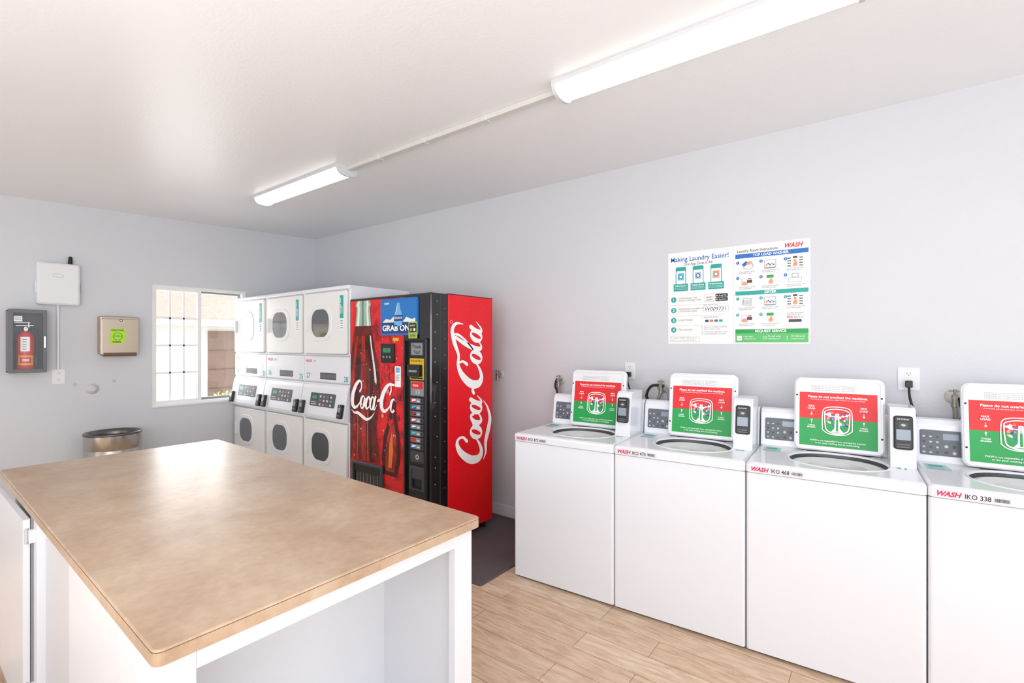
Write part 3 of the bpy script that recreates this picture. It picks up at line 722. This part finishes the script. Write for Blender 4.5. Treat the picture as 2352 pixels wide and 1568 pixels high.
for i in (1, 2, 3):
    c = copy_tree(wm); c.location = (pos[i][0], pos[i][1], 0); ws.append(c)
for e, code, num in zip(ws, ('472', '470', '468', '338'), ('29', '30', '31', '32')):
    b = MB(); M = FF(.02, -.0085, .909)
    b.slab(0, 0, .235, .030, -.0002, .0006, mat('pale_label', '#DCDDE2', .4), M=M)
    b.text(M, 'WASH', .008, .006, .019, .001, MAGENTA, w=.078, bold=.04, shear=.35); b.text(M, 'IKO '+code, .095, .006, .018, .001, INK, w=.078, bold=.01)
    rnd = random.Random(int(code)); x = .182
    while x < .225:
        wd = rnd.choice([.0008, .0014, .002]); b.rect(M, x, .008, x+wd, .022, .001, INK); x += wd+rnd.choice([.0008, .0014])
    b.build('label_strip', e)
    b = MB(); Md = fr((0, 0, .9554), (1, 0, 0), (0, 1, 0)); b.slab(.60, .225, .67, .275, -.0004, .0002, WHITE, r=.004, M=Md); b.text(Md, num, .635, .235, .035, .0006, TEAL, al='C', bold=.02); b.build('number_decal', e)

# ------------------------------------------------------------------ posters
def lines(b, M, x, y, w, n, h=.005, g=.009, m=GINK):
    wd = ['Select temperature use', 'Add clothes and HE', 'do not overload washer', 'Follow payment method', 'Press START to begin']
    for i in range(n): b.text(M, wd[(i+int(x*50)+int(y*70)) % 5], x, y-g*i, h, .0012, m, w=w*(1 if i % 2 == 0 else .8))
b = MB(); M = FF(-1.217, YB+.001, 1.546)
b.slab(0, 0, .437, .642, 0, .003, PAPER, M=M); M = FF(-1.217, YB-.0022, 1.546)
b.text(M, 'Making Laundry Easier!', .02, .577, .031, .0004, BLUE, w=.385, bold=.012)
b.text(M, 'One App Does It All', .11, .547, .018, .0004, INK, w=.19)
for i, (t1, t2) in enumerate((('Mobile Payment', ''), ('Request Service', ''), ('Resources', ''))):
    cx = .09+.118*i
    b.rr(M, cx-.036, .415, cx+.036, .538, .008, .0004, TEAL); b.rr(M, cx-.031, .42, cx+.031, .53, .004, .0008, STK); b.rect(M, cx-.031, .51, cx+.031, .53, .0012, TEAL)
    b.rect(M, cx-.022, .445, cx+.022, .495, .0012, [LBLUE, LGREY, PEACH][i]); b.disc(M, cx, .47, .016, .0016, [TEAL, BLUE, MGREY][i]); b.disc(M, cx, .47, .009, .0018, STK)
    b.rect(M, cx-.050, .370, cx+.050, .420, .0020, TEAL); b.text(M, t1, cx, .402, .010, .0024, STK, al='C', w=.08, bold=.02)
    for k in range(2): b.text(M, 'Pay, track and manage laundry', cx, .390-.009*k, .005, .0024, STK, al='C', w=.085)
def hr(y): b.rect(M, .02, y, .41, y+.001, .0004, LINK_)
for k, (y, t1, t2) in enumerate(((.31, 'DOWNLOAD THE', 'WASH-CONNECT APP'), (.235, 'REGISTER & LAUNDRY ROOM', 'LOCATION CODE'), (.165, 'LOAD MONEY', ''), (.098, 'DO LAUNDRY', ''))):
    b.disc(M, .04, y, .019, .0005, TEAL, n=24); b.text(M, str(k+1), .04, y-.009, .018, .001, STK, al='C', bold=.02)
    b.text(M, t1, .075, y+(.003 if t2 else -.005), .0105, .0005, GINK)
    if t2: b.text(M, t2, .075, y-.013, .0105, .0005, GINK)
    if k < 3: hr(y-.04)
b.rr(M, .25, .285, .315, .34, .008, .0005, LGREY); b.rr(M, .253, .288, .312, .337, .006, .0008, STK); b.text(M, 'WASH', .2825, .31, .012, .0012, LOGORED, al='C', w=.045, bold=.03, shear=.3); b.rect(M, .262, .296, .303, .301, .0012, GINK)
for y, t in ((.314, 'Google Play'), (.288, 'App Store')): b.rr(M, .322, y, .40, y+.023, .004, .0005, INK); b.poly(M, [(.328, y+.005), (.338, y+.0115), (.328, y+.018)], .0009, STK); b.text(M, t, .343, y+.007, .009, .0009, STK, w=.05)
b.rect(M, .245, .218, .405, .254, .0005, GINK); b.rect(M, .2462, .2192, .4038, .2528, .0008, STK); b.text(M, 'W009731', .255, .224, .024, .0012, INK, w=.135, shear=.25)
b.text(M, 'Enter location code', .245, .262, .009, .0005, GINK, w=.09)
for y in (.178, .112, .098, .078, .064): b.poly(M, [(.233, y), (.24, y+.004), (.233, y+.008)], .0005, TEAL)
b.text(M, 'Select Add Funds', .247, .177, .010, .0005, GINK, w=.09); b.text(M, 'Select for available machines', .247, .111, .008, .0005, GINK, w=.15); b.text(M, 'Select machine number', .247, .097, .008, .0005, GINK, w=.11)
b.text(M, 'To start cycle, select fabric setting', .247, .078, .008, .0005, GINK, w=.15); b.text(M, 'or press start button on machine', .247, .064, .008, .0005, GINK, w=.14)
for i, m_ in enumerate((NAVY, ORANGE, BLUE, TEAL)): b.rr(M, .255+.03*i, .148, .278+.03*i, .164, .003, .0005, m_)
b.rect(M, .015, .015, .215, .05, .0005, GINK); b.rect(M, .016, .016, .214, .049, .0008, STK)
b.text(M, 'The WASH-CONNECT APP also lets you', .022, .037, .008, .0012, INK, w=.18); b.text(M, 'check your cycle and refund claims', .022, .023, .008, .0012, INK, w=.17)
tag(b.build('poster'), 'white instruction poster about a laundry payment app above washers', 'poster')

b = MB(); M = FF(-.778, YB+.001, 1.548); b.slab(0, 0, .430, .642, 0, .003, PAPER, M=M); M = FF(-.778, YB-.0022, 1.548)
b.text(M, 'Laundry Room Instructions', .02, .594, .017, .0004, INK, w=.235, bold=.01); b.text(M, 'WASH', .295, .597, .027, .0004, LOGORED, w=.10, bold=.03, shear=.35)
for y0, y1, m_, t in ((.556, .584, BLUE, 'TOP LOAD WASHER'), (.315, .341, TEAL, 'DRYER'), (.066, .093, GREEN, 'REQUEST SERVICE')):
    b.rect(M, .008, y0, .422, y1, .0005, m_); b.text(M, t, .215, y0+.007, .015, .001, STK, al='C', bold=.025)
b.rect(M, .008, .008, .422, .066, .0005, mat('mid_green_ink', '#5CBF6A', .4))
b.rr(M, .018, .02, .048, .05, .004, .001, STK); b.text(M, 'WASH', .033, .031, .007, .0014, LOGORED, al='C', w=.024, bold=.03)
for x, t in ((.06, 'Log onto'), (.20, 'Or call us at'), (.33, 'Or tell us at')): b.text(M, t, x, .042, .010, .001, STK); b.text(M, 'washlaundry.com', x, .027, .0085, .001, STK, w=.07)
b.ribbon(M, [(.175, .03, .002), (.175, .045, .002), (.19, .045, .002), (.19, .03, .002)], .001, STK, k=2, closed=True); b.ribbon(M, [(.305, .025, .002), (.31, .035, .002), (.305, .048, .002)], .001, STK, k=3)
KEYI = mat('key_ink', '#4a4d52', .5)
def hand(x, y, k=1.0):
    b.poly(M, [(x-.012*k, y-.024*k), (x+.012*k, y-.024*k), (x+.014*k, y+.002*k), (x+.006*k, y+.008*k), (x+.003*k, y+.024*k), (x-.003*k, y+.024*k), (x-.004*k, y+.004*k), (x-.014*k, y-.004*k)], .0016, PEACH)
def pic(kind, x, y):
    if kind == 0:
        b.disc(M, x+.01, y, .034, .0007, LGREY, ry=.026); b.disc(M, x+.01, y-.004, .024, .001, STK, ry=.016); b.poly(M, [(x-.03, y+.008), (x-.005, y+.03), (x+.012, y+.02), (x-.01, y-.004)], .0013, BLUE); b.poly(M, [(x-.005, y), (x+.02, y+.006), (x+.036, y+.024), (x+.02, y+.03), (x, y+.014)], .0016, PEACH)
    elif kind == 1:
        b.rect(M, x-.035, y-.028, x+.035, y+.028, .0007, LGREY); b.rect(M, x-.028, y-.022, x+.028, y+.022, .001, STK)
        for i, m_ in enumerate((ORANGE, BLUE, RED, LBLUE, GREEN)): b.disc(M, x-.02+.01*i, y-.006+.008*(i % 2), .006, .0013+.00004*i, m_, n=8)
        b.rect(M, x-.03, y-.028, x+.03, y-.02, .0015, MGREY)
    elif kind == 2:
        for i in range(4):
            for j in (0, 1):
                xx = x+(-.042 if j == 0 else .022); b.rr(M, xx, y+.021-.016*i, xx+.020, y+.027-.016*i, .002, .0007, KEYI)
        b.rr(M, x-.012, y+.022, x+.012, y+.034, .002, .0007, KEYI); b.disc(M, x, y+.010, .007, .001, ORANGE); hand(x, y-.006, .9)
    elif kind == 3:
        b.rr(M, x-.03, y-.026, x+.0, y+.02, .004, .0007, LGREY); b.rr(M, x-.026, y-.01, x-.004, y+.016, .003, .001, STK); b.rr(M, x+.004, y-.012, x+.034, y+.008, .002, .0007, KEYI); b.poly(M, [(x-.018, y+.0), (x+.004, y-.006), (x+.008, y-.024), (x-.03, y-.026)], .0016, PEACH); b.rect(M, x+.008, y+.012, x+.03, y+.018, .0007, LOGORED)
    elif kind == 4:
        b.rr(M, x-.02, y+.012, x+.02, y+.03, .004, .0007, GREEN); hand(x+.004, y-.004, .9)
    elif kind == 5:
        b.rect(M, x-.036, y-.026, x+.036, y+.004, .0007, LGREY); b.rect(M, x-.032, y-.022, x+.032, y+.0, .001, STK); b.rr(M, x-.018, y+.004, x+.018, y+.03, .004, .0007, LINK_); b.rr(M, x-.014, y+.007, x+.014, y+.026, .003, .001, STK)
    elif kind == 6:
        b.text(M, 'To request service please', x-.045, y+.022, .007, .0007, INK, w=.09); b.text(M, 'report machine # at', x-.045, y+.010, .007, .0007, INK, w=.075); b.text(M, 'WASH', x-.045, y-.006, .011, .0007, LOGORED, w=.035, bold=.03, shear=.3); b.text(M, '800.524.7741', x-.005, y-.006, .008, .0007, INK, w=.05); b.rr(M, x-.035, y-.032, x+.035, y-.014, .002, .0007, DGREY)
    elif kind == 7:
        b.poly(M, [(x-.03, y-.02), (x+.03, y-.028), (x+.034, y+.022), (x-.02, y+.028)], .0007, LGREY); b.poly(M, [(x-.022, y-.014), (x+.02, y-.02), (x+.024, y+.014), (x-.014, y+.02)], .001, STK)
        for i in range(5): b.rect(M, x-.018+.008*i, y-.015, x-.014+.008*i, y+.012, .0012, MGREY)
grid = [(0, 1, 2, .505), (3, 4, 5, .405), (7, 1, 2, .27), (3, 4, 6, .165)]
for ri, (a, c, d_, y) in enumerate(grid):
    for ci, kd in enumerate((a, c, d_)):
        x = .075+.138*ci; pic(kd, x, y)
        if kd != 6:
            b.disc(M, x-.052, y+.022, .010, .002, BLUE if ri < 2 else TEAL, n=14); b.text(M, str((ri % 2)*3+ci+1), x-.052, y+.018, .010, .0024, STK, al='C')
            lines(b, M, x-.045, y-.041, .095, 2, h=.007, g=.0105)
tag(b.build('poster'), 'white laundry room instruction poster with pictograms and blue and green bars', 'poster')

# ------------------------------------------------------------------ back wall fittings
def outlet(name, loc, M0, w, h, lab):
    e = thing(name, lab, 'outlet', loc)
    b = MB(); b.slab(-w/2, -h/2, w/2, h/2, -.002, .006, WHITE2, r=.006, b=.002, M=M0)
    for s_ in (-1, 1):
        b.slab(-.018, s_*h*.22-.016, .018, s_*h*.22+.016, .006, .008, WHITE, r=.012, M=M0)
        for x in (-.007, .007): b.rect(M0, x-.0012, s_*h*.22-.002, x+.0012, s_*h*.22+.008, .0083, INK)
        b.disc(M0, 0, s_*h*.22-.008, .0025, .0083, INK, n=8)
    b.build('plate', e)
    return e
IDF = FF(0, 0, 0); IDX = FX(0, 0, 0)
outlet('electrical_outlet', (-1.507, YB, 1.344), IDF, .08, .125, 'white wall outlet with a black plug above the washers')
outlet('electrical_outlet', (.116, YB, 1.354), IDF, .095, .125, 'white wall outlet with a black plug beside a water valve')
def plug(x, z, pts, lab):
    b = MB(); b.box(x-.016, YB-.045, z-.018, x+.016, YB-.009, z+.018, BLACK, b=.004); b.tube([(x, YB-.04, z-.015)]+pts, .006, RUB, n=8)
    tag(b.build('power_cord'), lab, 'power cord')
plug(-1.507, 1.318, [(-1.50, 3.40, 1.25), (-1.46, 3.38, 1.16), (-1.42, 3.38, 1.0), (-1.42, 3.38, .7)], 'black plug and cord hanging behind the washers')
plug(.116, 1.328, [(.12, 3.39, 1.25), (.15, 3.40, 1.12), (.16, 3.41, 1.0), (.16, 3.41, .7)], 'black plug and cord hanging behind the washers')
def valve(x, z, hoses, lab, esc=.04):
    e = thing('water_valve', lab, 'water valve', (x, YB, z), group='wall water valves')
    b = MB(); b.lathe([(esc, -.003), (esc*.96, .004), (esc*.6, .008), (.012, .010)], ESC, M=fr((0, 0, 0), (1, 0, 0), (0, 0, 1)), n=28)
    b.cyl((0, -.01, 0), (0, -.07, 0), .011, VALVEM); b.cyl((0, -.055, .012), (0, -.055, -.035), .012, VALVEM, n=16); b.cyl((0, -.055, -.035), (0, -.055, -.05), .016, VALVEM, n=8)
    b.cyl((0, -.055, .01), (0, -.055, .03), .005, VALVEM, n=10); b.build('body', e)
    b = MB(); b.box(-.024, -.060, .028, .024, -.050, .035, VALVEM, b=.003); b.cyl((0, -.055, .026), (0, -.055, .04), .008, VALVEM, n=12); b.build('handle', e)
    for k, pts in enumerate(hoses):
        b = MB(); b.tube(pts, .0095 if k else .011, [HOSE, RUB, MGREY][k], n=10, k=8); b.build('hose', e)
valve(-2.74, 1.27, [], 'brass hose valve beside the vending machine', .035)
valve(-2.10, 1.25, [[(0, -.055, -.045), (.01, -.058, -.12), (.04, -.055, -.2), (.05, -.05, -.6)], [(-.03, -.03, .01), (-.035, -.05, -.05), (.0, -.065, -.14), (.02, -.05, -.6)]], 'weathered water valve with supply hoses behind a washer')
valve(-1.25, 1.246, [[(0, -.055, -.045), (-.02, -.065, -.12), (.0, -.06, -.22), (.01, -.05, -.6)], [(.02, -.05, .0), (-.06, -.07, .0), (-.10, -.07, -.07), (-.085, -.06, -.16), (-.08, -.05, -.6)], [(.02, -.05, -.01), (.055, -.06, -.06), (.06, -.06, -.16), (.06, -.05, -.6)]], 'weathered water valve with looped hoses behind washers', .052)
valve(.30, 1.27, [[(0, -.055, -.045), (.0, -.058, -.12), (-.02, -.05, -.25), (-.02, -.045, -.6)], [(.02, -.05, 0), (.03, -.05, -.08), (.02, -.05, -.2), (.02, -.045, -.6)]], 'grey water valve with supply hoses behind the end washer')

# floor mat & floor sign
b = MB(); MATM = mat('rubber_mat', '#5d5658', .8, bump=.3, bscale=120, var=.08)
b.slab(-3.60, 2.35, -2.035, 3.42, 0, .012, MATM, r=.02, b=.004); tag(b.build('floor_mat'), 'dark grey-brown rubber mat under the vending machine', 'mat')
b = MB()
b.prism([(0, 0), (.30, 0), (.22, .62), (.08, .62)], -.012, 0, YELLOW, 'y', M=Matrix.Rotation(math.radians(-6), 4, 'X'))
b.prism([(0, 0), (.30, 0), (.22, .62), (.08, .62)], .012, .024, YELLOW, 'y', M=Matrix.Rotation(math.radians(-6), 4, 'X'))
b.cyl((.08, .004, .615), (.22, .004, .615), .012, YELLOW, n=10, M=Matrix.Rotation(math.radians(-6), 4, 'X'))
tag(b.build('wet_floor_sign', None, (-2.46, 3.32, .013)), 'folded yellow plastic floor sign leaning behind a washer', 'floor sign')

# ------------------------------------------------------------------ left wall fittings
e = thing('wireless_control_box', 'off-white plastic control box with stub antenna on the wall', 'control box', (XL, .86, 1.884))
b = MB(); b.slab(.0, 0, .282, .366, -.002, .075, WHITE2, r=.02, b=.012, M=IDX); b.slab(.012, .012, .27, .354, .075, .08, WHITE2, r=.018, b=.004, M=IDX)
b.frame((.10, .24, .17, .27), .014, (.102, .242, .168, .268), .012, .08, .0806, LINK_, IDX)
b.slab(-.006, .10, 0, .20, .01, .05, WHITE2, M=IDX); b.slab(.282, .12, .288, .2, .01, .05, MGREY, M=IDX); b.build('enclosure', e)
b = MB(); b.cyl((.04, .22, .36), (.04, .222, .43), .017, BLACK, r1=.014, n=16); b.cyl((.04, .222, .43), (.04, .222, .436), .011, BLACK, n=16); b.build('antenna', e)
b = MB(); b.tube([(.010, 0, 0), (.010, 0, .565)], .0105, WHITE2, n=12); tag(b.build('conduit', None, (XL, 1.005, 1.32)), 'thin white conduit between control box and outlet', 'conduit')
outlet('electrical_outlet', (XL, 1.01, 1.255), IDX, .085, .13, 'white duplex outlet with raised box under a conduit')
e = thing('extinguisher_cabinet', 'grey metal fire extinguisher cabinet with clear front', 'extinguisher cabinet', (XL, .684, 1.31))
CG = mat('cabinet_grey', '#6B6E73', .4); CGD = mat('cabinet_inner_grey', '#484b50', .5)
w_, h_ = .224, .515
b = MB(); b.box(0, 0, 0, .004, w_, h_, CGD); b.box(0, 0, 0, .125, .006, h_, CG); b.box(0, w_-.006, 0, .125, w_, h_, CG); b.box(0, 0, 0, .125, w_, .006, CG); b.box(0, 0, h_-.006, .125, w_, h_, CG); b.build('body', e)
b = MB(); b.frame((-.002, -.006, w_+.004, h_+.006), .004, (.024, .024, w_-.02, h_-.024), .004, .125, .142, CG, IDX, b=.004); b.box(.142, w_-.016, .2, .156, w_-.004, .3, CHROME, b=.002); b.build('door_frame', e)
b = MB(); b.rect(IDX, .024, .024, w_-.02, h_-.024, .132, GLASS); b.build('glass', e)
b = MB(); b.rect(IDX, .03, .42, .08, .465, .1335, STK)
for i in range(4): b.rect(IDX, .034, .43+.008*i, .076, .433+.008*i, .134, GINK)
b.build('sticker', e)
e = thing('fire_extinguisher', 'red fire extinguisher with white label inside the grey cabinet', 'fire extinguisher', (XL+.066, .684+.108, 1.318))
EXR = mat('extinguisher_red', '#D8202B', .25, coat=.5)
b = MB(); b.lathe([(.05, 0), (.056, .01), (.056, .27), (.05, .30), (.03, .325), (.018, .335)], EXR, n=32); b.build('cylinder', e)
b = MB(); b.cyl((0, 0, .335), (0, 0, .37), .018, CHROME); b.box(-.012, -.06, .375, .012, .05, .385, CHROME, b=.003); b.box(-.012, -.07, .40, .012, .03, .408, CHROME, b=.003); b.cyl((0, .02, .365), (0, .02, .41), .008, CHROME, n=10); b.disc(FX(.02, 0, .35), 0, 0, .014, 0, STK); b.build('valve_handle', e)
b = MB(); b.tube([(0, .03, .36), (.02, .065, .33), (.03, .068, .22), (.03, .062, .12)], .008, RUB, n=10); b.cyl((.03, .062, .12), (.03, .062, .05), .009, BLACK, r1=.014, n=14); b.build('hose', e)
def wrap(b, z0, z1, a0, a1, m, r=.0566):
    A = [(r*math.cos(math.radians(a0+(a1-a0)*i/10)), r*math.sin(math.radians(a0+(a1-a0)*i/10))) for i in range(11)]
    b.add([(p[0], p[1], z0) for p in A]+[(p[0], p[1], z1) for p in A], [(i, i+1, i+12, i+11) for i in range(10)], m)
b = MB(); wrap(b, .05, .13, -55, 45, YELLOW, .0566); wrap(b, .065, .115, -45, 30, RED, .0572); b.text(FX(.0585, -.025, .082), 'FIRE', 0, 0, .018, 0, STK, w=.04, bold=.03); b.build('label', e)
b = MB(); wrap(b, .165, .285, -40, 20, STK)
for i in range(5): b.rect(FX(.0578, -.02, 0), -.006, .18+.02*i, .018, .186+.02*i, 0, GINK)
b.build('inspection_tag', e)
e = thing('paper_towel_dispenser', 'brushed steel folded paper towel dispenser with lime label', 'paper towel dispenser', (XL, 1.276, 1.428))
b = MB(); b.slab(0, .02, .29, .372, -.002, .10, STEELW, r=.012, b=.008, M=IDX); b.slab(.004, .014, .286, .35, .10, .116, STEELW, r=.01, b=.005, M=IDX); b.build('cabinet', e)
b = MB(); b.prism([(.01, .015), (.11, .0), (.118, .015), (.118, .035), (.01, .03)], .02, .27, mat('amber_brown', '#6d5a44', .4), 'y'); b.build('towel_slot', e)  # slot lip in one even dark amber-brown
b = MB(); b.disc(IDX, .15, .335, .012, .1165, DGREY); b.disc(IDX, .15, .335, .006, .117, CHROME); b.build('lock', e)
b = MB(); b.poly(IDX, [(.065, .115), (.155, .118), (.185, .16), (.18, .255), (.075, .258), (.07, .2)], .1172, LIME); b.text(IDX, 'PAPER TOWEL', .078, .236, .014, .1176, INK, w=.095, bold=.02)
b.ribbon(IDX, [(.125+.034*math.cos(a*math.pi/4), .185+.034*math.sin(a*math.pi/4), .005) for a in range(8)], .1176, GREEN, closed=True); b.text(IDX, 'OPEN', .125, .179, .015, .1178, GREEN, al='C', bold=.02); b.rect(IDX, .085, .130, .15, .138, .1176, INK); b.build('label', e)
b = MB(); b.lathe([(.05, -.003), (.049, .003), (.03, .004), (.028, .010), (.02, .012)], mat('painted_cap', '#D2D0D1', .5), M=fr((0, 0, 0), (0, 1, 0), (0, 0, 1)), n=32)
tag(b.build('pipe_cap', None, (XL, 1.241, 1.13)), 'pale painted round pipe cap on the wall', 'pipe cap')
for y, z in ((1.12, 1.18), (1.40, 1.195)):
    b = MB(); b.lathe([(.014, -.003), (.013, .004), (.006, .005)], LGREY, M=fr((0, 0, 0), (0, 1, 0), (0, 0, 1)), n=14); tag(b.build('wall_screw', None, (XL, y, z)), 'small round screw cover on the wall', 'screw', 'screw covers beside pipe cap')
e = thing('trash_can', 'round brushed stainless steel open-top trash can by the wall', 'trash can', (-5.53, 1.33, 0))
b = MB(); b.lathe([(.202, 0), (.206, .01), (.206, .60), (.202, .605), (.202, .612), (.206, .617), (.208, .74)], STEEL, n=64, cap1=False); b.lathe([(.195, .74), (.195, .35), (.18, .34)], BLACK, n=48, cap0=False); b.build('body', e)
b = MB(); b.lathe([(.208, .735), (.212, .745), (.208, .755), (.185, .752), (.17, .735), (.17, .70)], mat('dark_steel_rim', '#6f6d6a', .3, metal=1.0), n=64, cap0=False, cap1=False); b.build('rim', e)

# ------------------------------------------------------------------ lights / world / camera
wd = bpy.data.worlds.new('World'); sc.world = wd; wd.use_nodes = True
bg = wd.node_tree.nodes['Background']; bg.inputs['Color'].default_value = (.93, .96, 1.0, 1); bg.inputs['Strength'].default_value = 1.7
def area(name, loc, tgt, sx, sy, p, col=(1, 1, 1)):
    l = bpy.data.lights.new(name, 'AREA'); l.shape = 'RECTANGLE'; l.size = sx; l.size_y = sy; l.energy = p; l.color = col
    o = bpy.data.objects.new(name, l); COL.objects.link(o); o.location = loc
    o.rotation_euler = (Vector(tgt)-Vector(loc)).to_track_quat('-Z', 'Y').to_euler()
area('rear_fill_light', (1.6, -2.0, 1.5), (-1.8, 2.0, 1.2), 2.6, 2.0, 53, (.96, .98, 1))  # unseen fill added behind the camera; no doorway stands here
area('ceiling_fill_light', (-.6, -1.2, 1.55), (-1.0, -.5, 2.8), 2.8, 1.8, 68, (.97, .985, 1))  # added up-facing fill, out of view, to brighten the ceiling
area('window_sky', (-6.4, 2.15, 1.6), (-3, 1.4, 1.0), .9, 1.2, 14, (.97, .98, 1))
s = bpy.data.lights.new('sun', 'SUN'); s.energy = 3.0; s.angle = .01; s.color = (1, .93, .82)
so = bpy.data.objects.new('sun', s); COL.objects.link(so); so.rotation_euler = Vector((.05, .82, -.57)).to_track_quat('-Z', 'Y').to_euler()

cam = bpy.data.cameras.new('camera'); co = bpy.data.objects.new('camera', cam); COL.objects.link(co)
cam.sensor_width = 36; cam.lens = 1120/2352*36; cam.clip_start = .02; cam.shift_y = 4/2352
co.location = (0, 0, 1.55); co.rotation_euler = (math.radians(90), 0, math.atan2(.6046, .7965))
sc.camera = co
sc.view_settings.view_transform = 'Standard'
sc.view_settings.look = 'None'
sc.view_settings.exposure = 0.33
